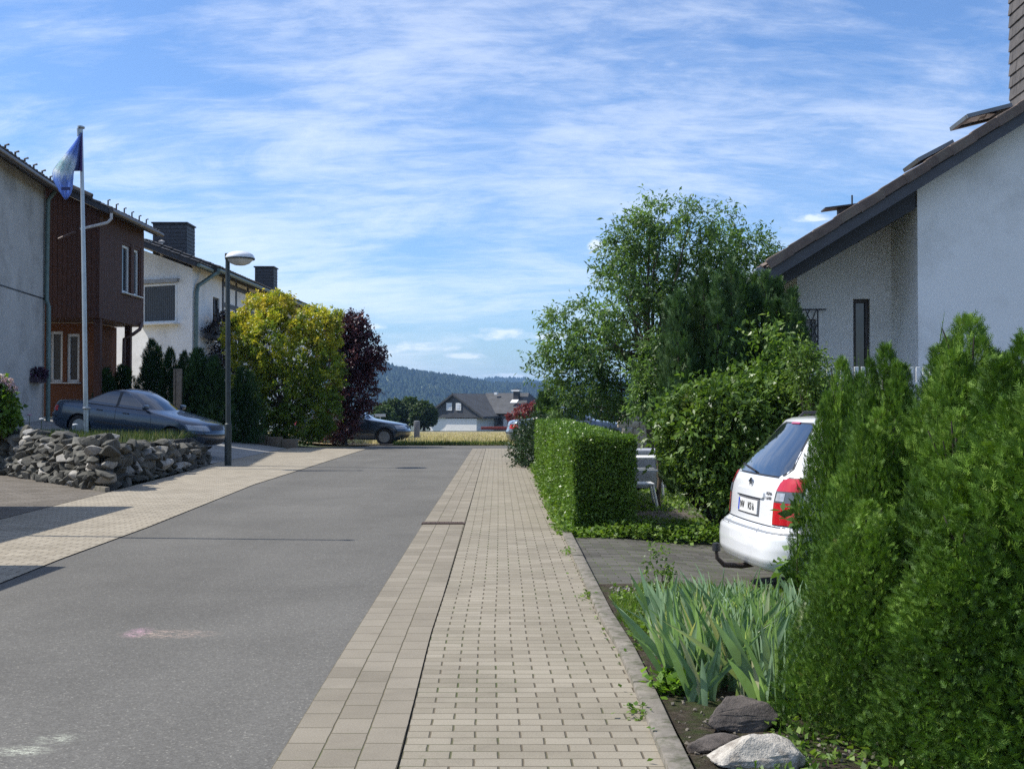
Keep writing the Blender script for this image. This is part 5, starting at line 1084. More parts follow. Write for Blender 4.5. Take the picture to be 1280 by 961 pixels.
def lg(n): y = 7.6+RNG.uniform(0, 1, n)*1.65; x = .74+RNG.uniform(0, 1, n)*1.6; b = bpz(np.stack([x*2.2, y*2.2, 0*x], 1)); ok = b > -.25; return np.stack([x[ok], y[ok], 0*x[ok]+.0-.05*(x[ok] > 1.6)], 1)
C = lg(16000); n = len(C); o = link('low_grass', npmesh('low_grass', leafV(C, nrm(np.stack([RNG.normal(0, .5, n), RNG.normal(0, .5, n), np.ones(n)], 1)), rdir(n), RNG.uniform(.03, .11, n), .006), 4, grass_leaf, RNG.uniform(.2, 1, n))); o['kind'] = 'stuff'; o['label'] = 'short grass and moss between the irises and the dark driveway'; o['category'] = 'grass'
pb = MB(); rg = random.Random(16)
for i in range(500):
    vs, fs = rock((rg.uniform(.008, .03),)*3, i, 8); c = Vector((rg.uniform(.74, 2.2), rg.uniform(4.3, 6.6), .02)); pb.add([c+v for v in vs], fs)
o = part('pebbles', pb, mat('pebble_stone', (.16, .14, .11), .9, .5, 30), None); o['kind'] = 'stuff'; o['label'] = 'small pebbles and soil crumbs around the rocks beside the kerb'; o['category'] = 'pebbles'
gv = MB(); rg = random.Random(6)
for i in range(700):
    vs, fs = rock((rg.uniform(.012, .03),)*3, i, 9); c = Vector((rg.uniform(.78, 1.35), rg.uniform(7.9, 9.2), .02)); gv.add([c+v for v in vs], fs)
o = part('gravel', gv, mat('gravel_stone', (.3, .28, .25), .9, .4, 40), None); o['kind'] = 'stuff'; o['label'] = 'strip of pale gravel between the iris bed and the dark driveway'; o['category'] = 'gravel'
# ------------------------------------------------------------------ street lamp, flagpoles, wall, post, garden things
lampgrey = mat('lamp_post_paint', (.04, .05, .05), .5, .2, 5, metal=.3)
b = P(285, 583, 27.3); la = thing('street_lamp', 'street lamp on a dark pole with a white domed head beside the rubble wall', 'street lamp', (b.x, 27.3, 0))
top = P(284.5, 320, 27.3); hc = P(300, 323, 27.3)
mb = MB(); mb.tube([(b.x, 27.3, -.1), (b.x, 27.3, 1.0), (b.x, 27.3, 1.02), (top.x, 27.3, top.z)], [.082, .082, .062, .052], 14); mb.box((top.x+.06, 27.3, top.z), (.24, .1, .13), None, .02); part('pole', mb, lampgrey, la, 40)
mb = MB(); mb.lathe([(.335, 0), (.34, .025), (.30, .09), (.21, .145), (.1, .17), (0, .18)], hc, 28); part('dome', mb, mat('lamp_dome', (.75, .77, .78), .25, .03, 3, coat=.4), la, 50)
mb = MB(); mb.lathe([(.0, -.17), (.12, -.16), (.22, -.12), (.29, -.05), (.315, -.0)], hc, 28); part('lens', mb, mat('lamp_lens', (.5, .51, .5), .2, .1, 4), la, 50)
mb = MB(); mb.lathe([(.318, -.03), (.345, -.03), (.35, .0), (.33, .0)], hc, 28); part('rim', mb, lampgrey, la, 40)
alu = mat('flagpole_metal', (.42, .44, .44), .35, .1, 6, metal=.6)
b = P(108, 520, 26.5); t_ = P(101.5, 160, 26.5); fp = thing('flagpole', 'tall pale metal flagpole rising behind the rubble stone wall', 'flagpole', (b.x, 26.5, .7))
mb = MB(); mb.tube([(b.x, 26.5, .6), (b.x*.5+t_.x*.5, 26.5, (b.z+t_.z)/2), t_], [.055, .05, .038], 14); mb.lathe([(.09, 0), (.1, .03), (.09, .05)], Vector((b.x, 26.5, 1.35)), 12); part('pole', mb, alu, fp, 40)
mb = MB(); mb.lathe([(.03, -.03), (.075, 0), (.075, .03), (0, .045)], t_, 14, 1.6); mb.tube([t_+Vector((-.05, -.04, -.2)), t_+Vector((-.06, -.04, -.02))], .03, 8); part('cap', mb, alu, fp, 40)
# flag hanging in folds: left leaf pale blue, right fold navy
def flag():
    rows = [(166, [101, 101.2, 101.4, 101.6, 102, 102.5, 103]), (180, [92, 94, 96, 98, 99, 101, 103]), (195, [80, 84, 89, 93, 97, 100, 103]), (206, [71, 77, 84, 90, 95, 99, 103]), (214, [66, 73, 81, 88, 92.5, 98, 103.2]), (224, [66, 72, 79, 86, 91.5, None, None]), (235, [72, 76, 81, 86.5, 90.5, None, None]), (243, [77, 79, 82, 85, 88, None, None]), (249, [81, 81.6, 82.2, 82.8, 83.4, None, None])]
    dep = [-.25, -.02, -.22, -.05, -.16, .0, -.02]; V = []; idx = {}
    for j, (py, xs_) in enumerate(rows):
        for i, px in enumerate(xs_):
            if px is None: continue
            p = P(px, py, 26.45+dep[i]*min(1, j*.35)*(1.2 if j < 6 else .5)); idx[(i, j)] = len(V); V.append(p)
    def pan(name, ir, jr, m, parent):
        mb = MB(); mb.v = [tuple(v) for v in V]; mb.f = [(idx[(i, j)], idx[(i+1, j)], idx[(i+1, j+1)], idx[(i, j+1)]) for j in range(jr[0], jr[1]) for i in range(ir[0], ir[1]) if (i+1, j+1) in idx and (i+1, j) in idx]
        bm = bmesh.new(); me = mb.mesh(name, m, 0); bm.from_mesh(me); bmesh.ops.delete(bm, geom=[v for v in bm.verts if not v.link_faces], context='VERTS'); bmesh.ops.subdivide_edges(bm, edges=bm.edges[:], cuts=2, use_grid_fill=True, smooth=.6); bm.to_mesh(me); bm.free(); me.polygons.foreach_set('use_smooth', [True]*len(me.polygons)); o = link(name, me, parent)
        md_ = o.modifiers.new('thickness', 'SOLIDIFY'); md_.thickness = .006; return o
    m, nt, ns, L, b = new_mat('flag_blue'); c = coords(nt)
    b.inputs['Roughness'].default_value = .6; cc_ = P(78, 207, 26.3)
    q = ns.new('ShaderNodeVectorMath'); q.operation = 'DISTANCE'; L.new(c, q.inputs[0]); q.inputs[1].default_value = tuple(cc_)
    d = math_(nt, 'ADD', q.outputs['Value'], math_(nt, 'MULTIPLY', math_(nt, 'SUBTRACT', noise_(nt, c, 7, 4), .5), .35))
    col = ramp(nt, d, [(.1, (.6, .74, .76)), (.24, (.85, .89, .92)), (.38, (.40, .54, .85)), (.8, (.32, .45, .82))])
    L.new(col, b.inputs['Base Color']); t = ns.new('ShaderNodeBsdfTranslucent'); L.new(col, t.inputs[0]); mx = ns.new('ShaderNodeMixShader'); mx.inputs[0].default_value = .6; L.new(b.outputs[0], mx.inputs[1]); L.new(t.outputs[0], mx.inputs[2]); L.new(mx.outputs[0], ns['Material Output'].inputs[0])
    f = thing('flag', 'limp light blue and white flag with a navy fold hanging from the flagpole', 'flag', tuple(P(85, 205, 26.4)))
    pan('cloth', (0, 4), (0, 8), m, f); navy = mat('flag_navy', (.02, .03, .12), .7, .2, 5); pan('navy_stripe', (4, 5), (0, 4), navy, f); pan('pink_stripe', (5, 6), (0, 4), mat('flag_plum', (.10, .06, .2), .7, .2, 5), f)
    mb = MB(); a, b_ = P(76.5, 237, 26.15), P(88, 235, 26.2); mb.box((a+b_)/2, ((b_-a).length, .02, .07)); part('hem_mark', mb, navy, f)
flag()
x = -7.3; z = 6.6; mb = MB(); mb.tube([(x, 13.15, -.1), (x, 13.15, 3), (x, 13.25, z)], [.045, .04, .03], 12); mb.lathe([(.05, 0), (.06, .04), (0, .07)], (x, 13.25, z), 10); single('flagpole', mb, alu, 'bare metal pole standing left of the photo, its thin shadow crossing the road', 'pole', smooth=40)
mb = MB(); k = 0; stonew = mat('planter_stone', (.20, .15, .105), .9, .3, 3, .6, 40, mottle=((.1, .1, .07, 1), 3))
while k < 11: xa = -7.05-k*.5; mb.box((xa-.25, 38.15+.02*k, gz(xa, 38)+.13), (.494, .3, .36), None, .015); k += 1
single('low_wall', mb, stonew, 'low stone planter wall under the yellow green bush', 'wall', smooth=30)
mb = MB(); mb.tube([P(215, 516, 36.2)-Z3*.5, P(215, 461, 36.2)], .1, 7); 
pst = thing('wooden_post', 'pale weathered wooden fence post between the small conifers behind the blue car', 'post', (P(222, 500, 36).x, 36, .9)); wdm = mat('weathered_wood', (.19, .15, .11), .9, .3, 10, .5, 50)
mb = MB(); a = P(224, 461, 36); mb.box((a.x, 36, (a.z+.7)/2), (.17, .14, a.z-.7), None, .02); part('post', mb, wdm, pst, 30); mb = MB(); mb.box((a.x-.14, 36.02, (a.z+.6)/2), (.07, .1, a.z-.6), None, .01); part('batten', mb, wdm, pst, 30)
# small signs at the end of the street
c = P(475, 519, 58); sg = thing('street_sign', 'small white blank sign plate on a post above the bonnet of the dark parked car', 'sign', (c.x, 58, gz(c.x, 58))); mb = MB(); mb.box(c, (.56, .03, .14)); part('plate', mb, whiteframe, sg); mb = MB(); mb.tube([(c.x, 58.05, gz(c.x, 58)-.1), (c.x, 58.05, c.z+.06)], .03, 8); part('post', mb, alu, sg)
c = P(521, 533, 60); mb = MB(); mb.box((c.x, 60, c.z-.15), (.3, .25, .9), None, .05); single('marker_stone', mb, mat('grey_stone', (.16, .17, .19), .8), 'small upright grey stone at the left edge of the dry grass field', 'marker stone', smooth=30)
# garden table and chair behind the hedge
gt = thing('garden_table', 'white garden table top half hidden behind the trimmed hedge', 'table', (2.0, 18.6, 0)); mb = MB(); mb.box((2.02, 18.6, .62), (.8, .7, .035), None, .01); part('tabletop', mb, whiteframe, gt, 30)
for sx in (-.33, .33):
    for sy in (-.28, .28): mb = MB(); mb.tube([(2.02+sx, 18.6+sy, .6), (2.02+sx*1.1, 18.6+sy*1.1, -.03)], .02, 8); part('leg', mb, whiteframe, gt)
gc_ = thing('garden_chair', 'white garden chair with armrest in front of the garden table', 'chair', (1.85, 16.8, 0))
mb = MB(); mb.box((1.82, 16.85, .32), (.45, .45, .03), None, .01); part('seat', mb, whiteframe, gc_, 30); mb = MB(); [mb.box((1.62-.012*k, 16.85, .40+.09*k), (.02, .45, .06)) for k in range(5)]; part('backrest', mb, whiteframe, gc_)
for sx in (-.2, .2):
    for sy in (-.2, .2): mb = MB(); mb.tube([(1.82+sx, 16.85+sy, .31), (1.82+sx*1.35, 16.85+sy, -.04)], .02, 8); part('leg', mb, whiteframe, gc_)
for sy in (-.23, .23): mb = MB(); mb.box((1.84, 16.85+sy, .52), (.5, .05, .025)); part('armrest', mb, whiteframe, gc_)
bx = thing('storage_box', 'grey lidded garden box behind the trimmed hedge corner', 'box', (2.25, 20.5, 0)); mb = MB(); mb.box((2.2, 20.5, .28), (1.1, .6, .55), None, .02); part('body', mb, mat('box_grey', (.2, .22, .26), .5), bx, 30); mb = MB(); mb.box((2.2, 20.5, .62), (1.16, .66, .12), None, .03); part('lid', mb, mat('box_lid', (.38, .4, .44), .5), bx, 30)
mb = MB(); rg = random.Random(3)
for j in range(7):
    for i in range(5): mb.box((3.15+i*.3+.12*(j % 2), 33+rg.uniform(-.02, .02), .1+j*.2), (.29, .3, .19), None, .02)
single('garden_wall', mb, mat('pale_stone', (.42, .37, .29), .9, .3, 3, .6, 30), 'pale stone garden wall glimpsed through leaves right of the hedge', 'wall', smooth=30)
#@@CARS
# ------------------------------------------------------------------ cars
rubber = mat('tyre_rubber', (.02, .02, .02), .85, .2, 10); black_trim = mat('black_trim', (.02, .02, .022), .5, .2, 10); rimm = mat('alloy_rim', (.22, .23, .24), .35, .1, 8, metal=.7)
cglass = mat('car_glass', (.012, .016, .02), .03, .1, 3, spec=.9, coat=1.0)
redlens = mat('red_lens', (.45, .008, .012), .12, .15, 12, coat=1); smokelens = mat('smoked_lens', (.09, .095, .095), .15, .2, 12, coat=1); clearlens = mat('clear_lens', (.35, .37, .4), .08, .2, 30, coat=1)
class CarBody:
    def __init__(s, lv, rcf, rcr, bowf, bowr, L, taper=.05):
        s.lv = lv; s.z = [l[0] for l in lv]; s.rcf, s.rcr, s.bf, s.br, s.L, s.tp = rcf, rcr, bowf, bowr, L, taper
    def at(s, z): return [float(np.interp(z, s.z, [l[i] for l in s.lv])) for i in (1, 2, 3)]
    def warp(s, x, y, xr, xf, hw):
        xm = (xr+xf)/2; w = max(-1, min(1, (x-xm)/((xf-xr)/2))); k = (y/hw)**2
        x += (s.br*k*max(0, -w)**2)-(s.bf*k*max(0, w)**2)
        y *= 1-s.tp*abs((x-s.L*.47)/(s.L/2))**3
        return x, y
    def rear(s, a, z, off=0):
        """point at arc length a (signed, + = left) from the rear centre line, wrapping onto the flank"""
        xr, xf, hw = s.at(z); r = s.rcr; sg = 1 if a >= 0 else -1; a = abs(a)
        if a < hw-r: x, y = xr-off, a
        elif a < hw-r+r*math.pi/2: t = (a-(hw-r))/r; x = xr+r-(r+off)*math.cos(t); y = hw-r+(r+off)*math.sin(t)
        else: x = xr+r+(a-(hw-r)-r*math.pi/2); y = hw+off
        x, y = s.warp(x, y*sg, xr, xf, hw); return Vector((x, y, z))
    def front(s, a, z, off=0):
        xr, xf, hw = s.at(z); r = s.rcf; sg = 1 if a >= 0 else -1; a = abs(a)
        if a < hw-r: x, y = xf+off, a
        elif a < hw-r+r*math.pi/2: t = (a-(hw-r))/r; x = xf-r+(r+off)*math.cos(t); y = hw-r+(r+off)*math.sin(t)
        else: x = xf-r-(a-(hw-r)-r*math.pi/2); y = hw+off
        x, y = s.warp(x, y*sg, xr, xf, hw); return Vector((x, y, z))
    def side(s, x, z, sg, off=0):
        xr, xf, hw = s.at(z); x, y = s.warp(x, (hw+off)*sg, xr, xf, hw); return Vector((x, y, z))
    def mesh(s, m, wheels, wr, wyc=.55):
        rings = []
        for (z, xr, xf, hw) in s.lv:
            pts = []
            for sg in (1, -1):
                pass
            na, nb, nc = 8, 7, 26
            seq = []
            r, rf = min(s.rcr, hw*.8, (xf-xr)*.45), min(s.rcf, hw*.8, (xf-xr)*.45)
            for i in range(na): seq.append((xr, (hw-r)*i/na))
            for i in range(nb): t = i/nb*math.pi/2; seq.append((xr+r-r*math.cos(t), hw-r+r*math.sin(t)))
            for i in range(nc): seq.append((xr+r+(xf-rf-xr-r)*i/nc, hw))
            for i in range(nb): t = i/nb*math.pi/2; seq.append((xf-rf+rf*math.sin(t), hw-rf+rf*math.cos(t)))
            for i in range(na): seq.append((xf, (hw-rf)*(1-i/na)))
            full = seq+[(xf, 0)]+[(x, -y) for x, y in reversed(seq[1:])]
            ring = []
            for x, y in full: x, y = s.warp(x, y, xr, xf, hw); ring.append((x, y, z))
            rings.append(ring)
        n = len(rings[0]); mb = MB(); 
        for r in rings: mb.v += r
        for j in range(len(rings)-1): mb.f += [(j*n+i, j*n+(i+1) % n, (j+1)*n+(i+1) % n, (j+1)*n+i) for i in range(n)]
        mb.f.append(tuple(range(n))[::-1]); 
        c = len(mb.v); xr, xf = s.lv[-1][1], s.lv[-1][2]; mb.v.append(((xr+xf)/2, 0, s.lv[-1][0]+.006)); mb.f += [((len(rings)-1)*n+i, (len(rings)-1)*n+(i+1) % n, c) for i in range(n)]
        me = mb.mesh('body', m); o = bpy.data.objects.new('tmp', me); COL.objects.link(o); cut = MB()
        for wx in wheels:
            for sg in (1, -1):
                cut.lathe([(wr+.055, -.17), (wr+.055, .3)], (wx, sg*(s.at(.4)[2]-.06), wr-.01), 36, 1, (X3, Z3, Y3*sg))
        cm = cut.mesh('cut', None); co = bpy.data.objects.new('cut', cm); COL.objects.link(co)
        md = o.modifiers.new('b', 'BOOLEAN'); md.object = co; md.operation = 'DIFFERENCE'; md.solver = 'EXACT'
        dg = bpy.context.evaluated_depsgraph_get(); res = bpy.data.meshes.new_from_object(o.evaluated_get(dg)); bpy.data.objects.remove(o); bpy.data.objects.remove(co)
        res.materials.clear(); res.materials.append(m); res.polygons.foreach_set('use_smooth', [True]*len(res.polygons)); res.polygons.foreach_set('material_index', [0]*len(res.polygons)); res.set_sharp_from_angle(angle=R(38)); return res
def patch(fn, rows, off, nc=10, nr=None, sg=None, thick=None):
    """rows: (z, a0, a1); builds a sheet lying on the body surface, with a skirt back to the body"""
    nr = nr or 8; zs = [r[0] for r in rows]; zz = sorted(set(list(np.linspace(zs[0], zs[-1], nr+1))+zs)); mb = MB(); g_ = []
    for z in zz:
        a0 = float(np.interp(z, zs, [r[1] for r in rows])); a1 = float(np.interp(z, zs, [r[2] for r in rows])); g_.append([(a0+(a1-a0)*i/nc, z) for i in range(nc+1)])
    f = (lambda a, z, o: fn(a, z, sg, o)) if sg is not None else fn
    for r in g_: mb.v += [tuple(f(a, z, off)) for a, z in r]
    base = len(mb.v)
    for r in g_: mb.v += [tuple(f(a, z, -.01)) for a, z in r]
    k = nc+1; nrw = len(g_)
    mb.f = [(j*k+i, j*k+i+1, (j+1)*k+i+1, (j+1)*k+i) for j in range(nrw-1) for i in range(nc)]
    edge = [(0, i, 0, i+1) for i in range(nc)]+[(nrw-1, i, nrw-1, i+1) for i in range(nc)]+[(j, 0, j+1, 0) for j in range(nrw-1)]+[(j, nc, j+1, nc) for j in range(nrw-1)]
    for a, b_, c, d in edge: mb.f.append((a*k+b_, c*k+d, base+c*k+d, base+a*k+b_))
    return mb
def rwin(z0, z1, b0, b1, r=.06):
    """rounded window rows"""
    return [(z0, -b0+r*1.6, b0-r*1.6), (z0+r*.3, -b0+r*.5, b0-r*.5), (z0+r, -b0, b0), (z1-r, -b1, b1), (z1-r*.3, -b1+r*.5, b1-r*.5), (z1, -b1+r*1.6, b1-r*1.6)]
def make_wheel(parent, x, y, sg, r=.31, w=.2):
    mb = MB(); c = Vector((x, y, r)); ax = (X3, Z3, Y3*sg)
    mb.lathe([(r*.66, -w/2), (r*.93, -w/2), (r, -w*.36), (r, w*.36), (r*.93, w/2), (r*.68, w/2), (r*.66, w*.4)], c, 32, 1, ax); wh = part('wheel', mb, rubber, parent, 40, False)
    rm_ = MB(); rm_.lathe([(r*.68, w*.44), (r*.64, w*.2), (r*.6, w*.16)], c, 32, 1, ax); rm_.lathe([(.0, w*.36), (.05, w*.35), (.06, w*.25)], c, 12, 1, ax)
    for k in range(7):
        a = 2*math.pi*k/7; d = X3*math.cos(a)+Z3*math.sin(a); p = c+d*r*.37+Y3*sg*w*.3; rm_.box(p, (r*.58, .045, .03), (d, d.cross(Y3), Y3))
    rm_.lathe([(r*.62, -.02), (0, -.02)], c+Y3*sg*.03, 20, 1, ax); part('rim', rm_, rimm, wh, 40, False)
    return wh
def common(t, B, paint, wheels, wr, wins, ws, rw, lights):
    link('body', B.mesh(paint, wheels, wr), t, False)
    for wx in wheels:
        for sg in (1, -1): make_wheel(t, wx, sg*(B.at(.4)[2]-.115), sg, wr)
    for sg in (1, -1):
        for rows in wins: part('side_window', patch(B.side, rows, .004, 10, 6, sg), cglass, t, 50, False)
        x, z, hw = ws['mirror'][0], ws['mirror'][1], 0; y = B.side(x, z, sg)[1]; mb = MB(); mb.box((x, y+sg*.11, z+.03), (.1, .2, .13), None, .035); part('mirror', mb, paint, t, 40, False)
    part('windscreen', patch(B.front, ws['rows'], .004, 14), cglass, t, 50, False)
    part('rear_window', patch(B.rear, rw, .004, 14), cglass, t, 50, False)
    ub = MB(); ub.box((B.L/2, 0, .26), (B.L-1.1, 1.1, .16)); ub.tube([(wheels[0], -.7, wr), (wheels[0], .7, wr)], .04, 8); ub.tube([(wheels[1], -.7, wr), (wheels[1], .7, wr)], .04, 8); part('underbody', ub, black_trim, t, None, False)
    for nm, fn, rows, off, m, nc, sg in lights: part(nm, patch(fn, rows, off, nc, 4, sg), m, t, 45, False)
def both(nm, fn, rows, off, m, nc=8):
    out = [(nm, fn, rows, off, m, nc, None), (nm, fn, [(z, -b, -a) for z, a, b in rows], off, m, nc, None)]; return out
def strips(t, B, xs_, z0, z1, m=None):
    """shut lines on the flanks"""
    mb = MB()
    for sg in (1, -1):
        for x in xs_: q = patch(B.side, [(z0, x-.005, x+.005), (z1, x-.005, x+.005)], .0025, 1, 14, sg); mb.add(q.v, q.f)
    part('shut_lines', mb, black_trim, t, None, False)
def text(parent, s, size, loc, rot, m, name='lettering', ext=.001, sx=1.0):
    cu = bpy.data.curves.new(name, 'FONT'); cu.body = s; cu.size = size; cu.extrude = ext; cu.align_x = 'CENTER'; cu.align_y = 'CENTER'
    o = bpy.data.objects.new('tmp', cu); COL.objects.link(o); dg = bpy.context.evaluated_depsgraph_get(); me = bpy.data.meshes.new_from_object(o.evaluated_get(dg)); bpy.data.objects.remove(o)
    for v in me.vertices: v.co.x *= sx
    M = Matrix.Translation(loc) @ rot.to_4x4(); me.transform(M); me.materials.clear(); me.materials.append(m); q = bpy.data.objects.new(name, me); COL.objects.link(q); q.parent = parent; return q
# ---- white estate
Bw = CarBody([(.19, .20, 4.0, .76), (.24, .06, 4.14, .81), (.32, .015, 4.22, .84), (.42, .015, 4.25, .855), (.50, .025, 4.25, .858), (.555, .06, 4.22, .858), (.575, .09, 4.21, .857), (.60, .10, 4.19, .857), (.66, .105, 4.16, .858), (.78, .115, 4.05, .857), (.86, .13, 3.85, .85), (.92, .155, 3.5, .842), (.97, .18, 3.25, .83), (1.02, .215, 3.1, .81), (1.1, .28, 2.93, .775), (1.2, .37, 2.70, .735), (1.3, .46, 2.45, .695), (1.37, .52, 2.27, .665), (1.41, .545, 2.1, .64), (1.435, .60, 1.95, .60), (1.452, .78, 1.8, .52), (1.46, 1.0, 1.6, .35)], .34, .27, .22, .06, 4.25)
white_paint = mat('white_car_paint', (.78, .79, .80), .22, .015, 2, coat=1)
we = thing('estate_car', 'white estate car parked on the dark driveway with its rear to the footway', 'car', (1.87, 9.72, -.08), R(6))
side_w = [[(.90, .62, 1.28), (.95, .52, 1.29), (1.32, .80, 1.30), (1.35, .92, 1.28)], [(.91, 1.36, 2.15), (1.34, 1.38, 2.15)], [(.92, 2.24, 3.2), (.97, 2.24, 3.1), (1.34, 2.24, 2.35)]]
taili = lambda z0, z1, sh_=0: [(z0, .615+sh_, 1.03), (z1, .615+sh_, 1.0)]
lw = both('tail_light', Bw.rear, [(.605, .60, .83), (.63, .595, .845), (.775, .595, .845)], .012, redlens)+both('tail_light_centre', Bw.rear, [(.777, .595, .845), (.865, .60, .84)], .011, smokelens)+both('tail_light_top', Bw.rear, [(.867, .60, .84), (.93, .61, .835), (.955, .63, .83), (.967, .67, .82)], .012, redlens)
lw += both('lamp_surround', Bw.rear, [(.598, .585, .855), (.93, .60, .85), (.975, .665, .83)], .006, black_trim)+both('reversing_lamp', Bw.rear, [(.79, .62, .71), (.852, .625, .71)], .014, clearlens)
lw += both('headlight', Bw.front, [(.66, .42, .95), (.80, .48, .98)], .006, clearlens)
common(we, Bw, white_paint, (.80, 3.40), .305, side_w, {'mirror': (2.9, .97), 'rows': rwin(.97, 1.38, .70, .6)}, rwin(.975, 1.385, .62, .42, .07), lw)
# rubber seal round the rear window, seams, bumper strip
fr = MB(); q = patch(Bw.rear, rwin(.96, 1.398, .645, .44, .075), .0015, 14); fr.add(q.v, q.f); part('window_seal', fr, black_trim, we, 50, False)
sm = MB()
for rows in ([(.580, -.74, .74), (.588, -.74, .74)], [(.600, .585, .595), (.96, .61, .62)], [(.600, -.595, -.585), (.96, -.62, -.61)], [(.40, .40, .407), (.575, .40, .407)], [(.40, -.407, -.40), (.575, -.407, -.40)], [(.392, -.9, .9), (.398, -.9, .9)]):
    q = patch(Bw.rear, rows, .003, 16, 8); sm.add(q.v, q.f)
part('shut_lines', sm, black_trim, we, None, False); strips(we, Bw, (1.34, 2.2), .35, .95)
gb = MB(); q = patch(Bw.rear, [(.535, -1.5, 1.5), (.549, -1.5, 1.5)], .006, 40, 2); gb.add(q.v, q.f); part('bumper_strip', gb, mat('grey_trim', (.22, .23, .24), .5), we, None, False)
bp_ = MB(); q = patch(Bw.rear, [(.23, -1.55, 1.55), (.34, -1.6, 1.6), (.44, -1.6, 1.6), (.50, -1.6, 1.6), (.525, -1.6, 1.6)], .018, 44, 14); bp_.add(q.v, q.f); part('bumper', bp_, white_paint, we, 50, False)
hl = MB(); q = patch(Bw.rear, [(.79, -.36, .36), (.80, -.38, .38), (.835, -.38, .38), (.845, -.36, .36)], .018, 16, 4); hl.add(q.v, q.f); part('tailgate_handle', hl, white_paint, we, 40, False)
rec = MB(); q = patch(Bw.rear, [(.635, -.29, .29), (.785, -.29, .29)], .003, 10, 3); rec.add(q.v, q.f); part('plate_recess_shade', rec, mat('recess_shade_grey', (.1, .1, .11), .5), we, None, False)  # flat dark patch on the tailgate, recess shade painted around the plate
pr = lambda a, z, off: Bw.rear(a, z, off)
pl = MB(); q = patch(Bw.rear, [(.65, -.26, .26), (.76, -.26, .26)], .012, 8, 2); pl.add(q.v, q.f); plate = part('licence_plate', pl, mat('plate_white', (.7, .7, .68), .4), we, None, False)
eb = MB(); q = patch(Bw.rear, [(.653, .215, .257), (.757, .215, .257)], .0135, 2, 2); eb.add(q.v, q.f); part('plate_band', eb, mat('plate_blue', (.02, .06, .4), .4), plate, None, False)
Mr = Matrix((( -.0, 0, -1), (-1, 0, 0), (0, 1, 0)))   # text x -> -Y, y -> +Z, facing -X
black_ink = mat('black_ink', (.01, .01, .01), .5)
text(plate, 'NV', .088, Vector((Bw.rear(.12, .705).x-.016, .12, .705)), Mr, black_ink, sx=.92); text(plate, 'KS 6', .088, Vector((Bw.rear(-.11, .705).x-.016, -.11, .705)), Mr, black_ink, sx=.92)
emb = MB(); c = Bw.rear(0, .895, .008); emb.lathe([(.042, -.003), (.042, .004), (.034, .006), (.034, -.003)], c, 24, 1, (Y3, Z3, -X3)); emb.box(c-X3*.004, (.01, .10, .012), (X3, (Y3*.95+Z3*.3).normalized(), Z3)); part('emblem', emb, mat('chrome', (.4, .42, .45), .2, .1, 5, metal=.9), we, 40, False)
for s_, z in (('ASTRA', .835), ('1.6 16V', .80)): text(we, s_, .036, Bw.rear(-.47, z, .006), Mr @ Matrix.Rotation(R(6), 3, 'Y'), mat('badge_grey', (.12, .12, .13), .4), 'badge', .002)
wp = MB(); wp.tube([Bw.rear(.0, .99, .02), Bw.rear(.02, 1.0, .035), Bw.rear(.45, 1.03, .03)], .009, 6); part('wiper', wp, black_trim, we, None, False)
tw_ = MB(); tw_.tube([(.35, .0, .24), (.05, .0, .20), (-.10, .0, .21), (-.16, .0, .27), (-.165, .0, .335)], [.024, .024, .022, .018, .014], 10); tw_.lathe([(0, -.03), (.022, -.02), (.03, 0), (.022, .02), (0, .03)], (-.165, 0, .355), 14); part('tow_bar', tw_, mat('rusty_tow_bar', (.05, .035, .028), .7, .3, 20), we, 50, False)
cp_ = MB(); cp_.lathe([(.03, -.035), (.036, -.03), (.034, .03), (.0, .04)], (-.165, 0, .36), 14); part('tow_ball_cap', cp_, black_trim, we, 40, False)
an = MB(); an.tube([(.62, -.3, 1.43), (.55, -.3, 1.47), (.45, -.3, 1.5)], .005, 5); rr_ = MB()
for sg in (1, -1): rr_.tube([(.75, sg*.55, 1.43), (.8, sg*.56, 1.475), (2.0, sg*.56, 1.475), (2.06, sg*.54, 1.44)], .014, 8)
part('roof_rail', rr_, black_trim, we, 50, False)
cb3 = MB(); q = patch(Bw.rear, [(1.385, -.10, .10), (1.40, -.10, .10)], .012, 4, 1); cb3.add(q.v, q.f); part('brake_light', cb3, redlens, we, None, False)
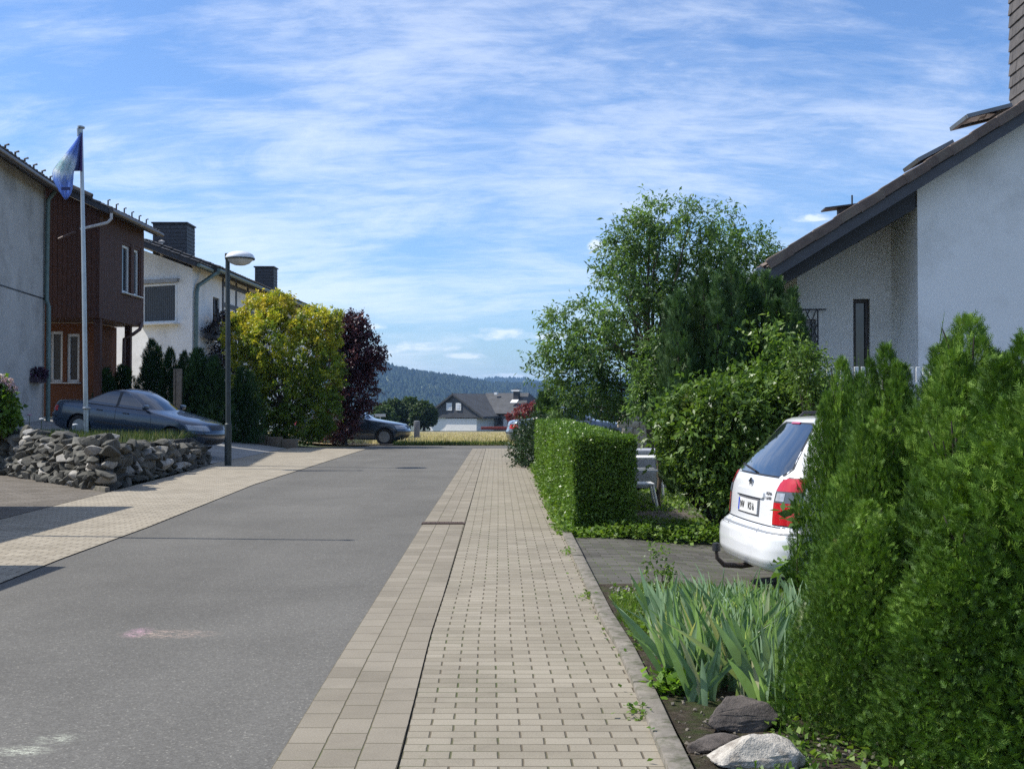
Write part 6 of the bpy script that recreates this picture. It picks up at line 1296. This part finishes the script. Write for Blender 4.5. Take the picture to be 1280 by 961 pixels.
# ---- saloons
LVs = [(.20, .25, 4.2, .76), (.26, .08, 4.36, .81), (.36, .02, 4.44, .835), (.46, 0, 4.48, .85), (.56, .0, 4.48, .855), (.60, .03, 4.45, .857), (.70, .05, 4.41, .857), (.78, .07, 4.30, .852), (.83, .09, 4.05, .845), (.875, .11, 3.75, .83), (.915, .16, 3.45, .815), (.945, .28, 3.25, .79), (.965, .55, 3.15, .775), (.985, .82, 3.08, .76), (1.05, 1.0, 2.97, .735), (1.15, 1.18, 2.80, .695), (1.25, 1.38, 2.60, .65), (1.32, 1.55, 2.44, .615), (1.36, 1.72, 2.28, .57), (1.385, 1.88, 2.12, .49), (1.395, 1.95, 2.05, .35)]
def saloon(label, paint, loc, rz, pitch=0, lens=redlens, sc=1):
    B = CarBody(LVs, .30, .22, .22, .10, 4.48); t = thing('saloon_car', label, 'car', loc, rz); t.rotation_euler = (0, pitch, rz); t.scale = (sc,)*3
    wn = [[(.955, 1.05, 1.95), (1.0, 1.08, 1.95), (1.27, 1.55, 1.95), (1.31, 1.72, 1.93)], [(.955, 2.03, 3.0), (1.0, 2.03, 2.93), (1.27, 2.03, 2.42), (1.31, 2.05, 2.28)]]
    li = both('tail_light', B.rear, [(.66, .42, .98), (.80, .45, .93)], .008, lens)+both('headlight', B.front, [(.62, .38, .93), (.74, .44, .95)], .006, clearlens)
    li += [('grille', B.front, [(.64, -.30, .30), (.76, -.33, .33)], .005, black_trim, 10, None), ('bumper_strip', B.front, [(.50, -1.0, 1.0), (.54, -1.0, 1.0)], .008, black_trim, 30, None), ('rear_bumper_strip', B.rear, [(.50, -1.0, 1.0), (.54, -1.0, 1.0)], .008, black_trim, 30, None), ('air_intake', B.front, [(.28, -.45, .45), (.40, -.5, .5)], .004, black_trim, 10, None)]
    common(t, B, paint, (.98, 3.62), .31, wn, {'mirror': (2.85, 1.0), 'rows': rwin(.985, 1.33, .66, .52)}, rwin(.99, 1.33, .62, .5), li)
    strips(t, B, (1.25, 2.0, 3.05), .32, .93)
    for sg in (1, -1):
        mb = MB()
        for a, b_ in ((1.42, 3.25),): q = patch(B.side, [(.50, a, b_), (.54, a, b_)], .01, 20, 2, sg); mb.add(q.v, q.f)
        part('side_trim', mb, black_trim, t, None, False)
        for x in (1.45, 2.22): part('door_handle', patch(B.side, [(.80, x, x+.17), (.83, x, x+.17)], .02, 4, 1, sg), black_trim, t, None, False)
    # window surround
    mb = MB()
    for sg in (1, -1):
        q = patch(B.side, [(.935, .98, 3.08), (.95, .98, 3.08)], .006, 24, 1, sg); mb.add(q.v, q.f); q = patch(B.side, [(.955, 1.95, 2.03), (1.31, 1.93, 2.05)], .003, 2, 6, sg); mb.add(q.v, q.f)
    part('window_trim', mb, black_trim, t, None, False)
    return t
blue = mat('blue_grey_paint', (.025, .045, .075), .3, .08, 2, coat=.9, metal=.35); silver = mat('silver_blue_paint', (.15, .18, .22), .3, .06, 2, coat=.9, metal=.4); dkblue = mat('dark_blue_paint', (.025, .045, .075), .3, .1, 2, coat=1, metal=.3)
yaw = R(-15); fx, fy = -7.45, 29.2; rx_, ry_ = fx-4.4*math.cos(yaw), fy-4.4*math.sin(yaw)
saloon('blue grey saloon car on the sloping drive behind the rubble wall', blue, (rx_, ry_, .70), yaw, R(6.8))
saloon('dark blue car half hidden behind the purple tree at the end of the street', dkblue, (-8.55, 45.2, -.0), R(-3), R(1.5), sc=1.03)
saloon('silver car with a red tail light parked past the far end of the trimmed hedge', silver, (-.22, 42.9, -.12), R(6), R(0.0), sc=1.06)
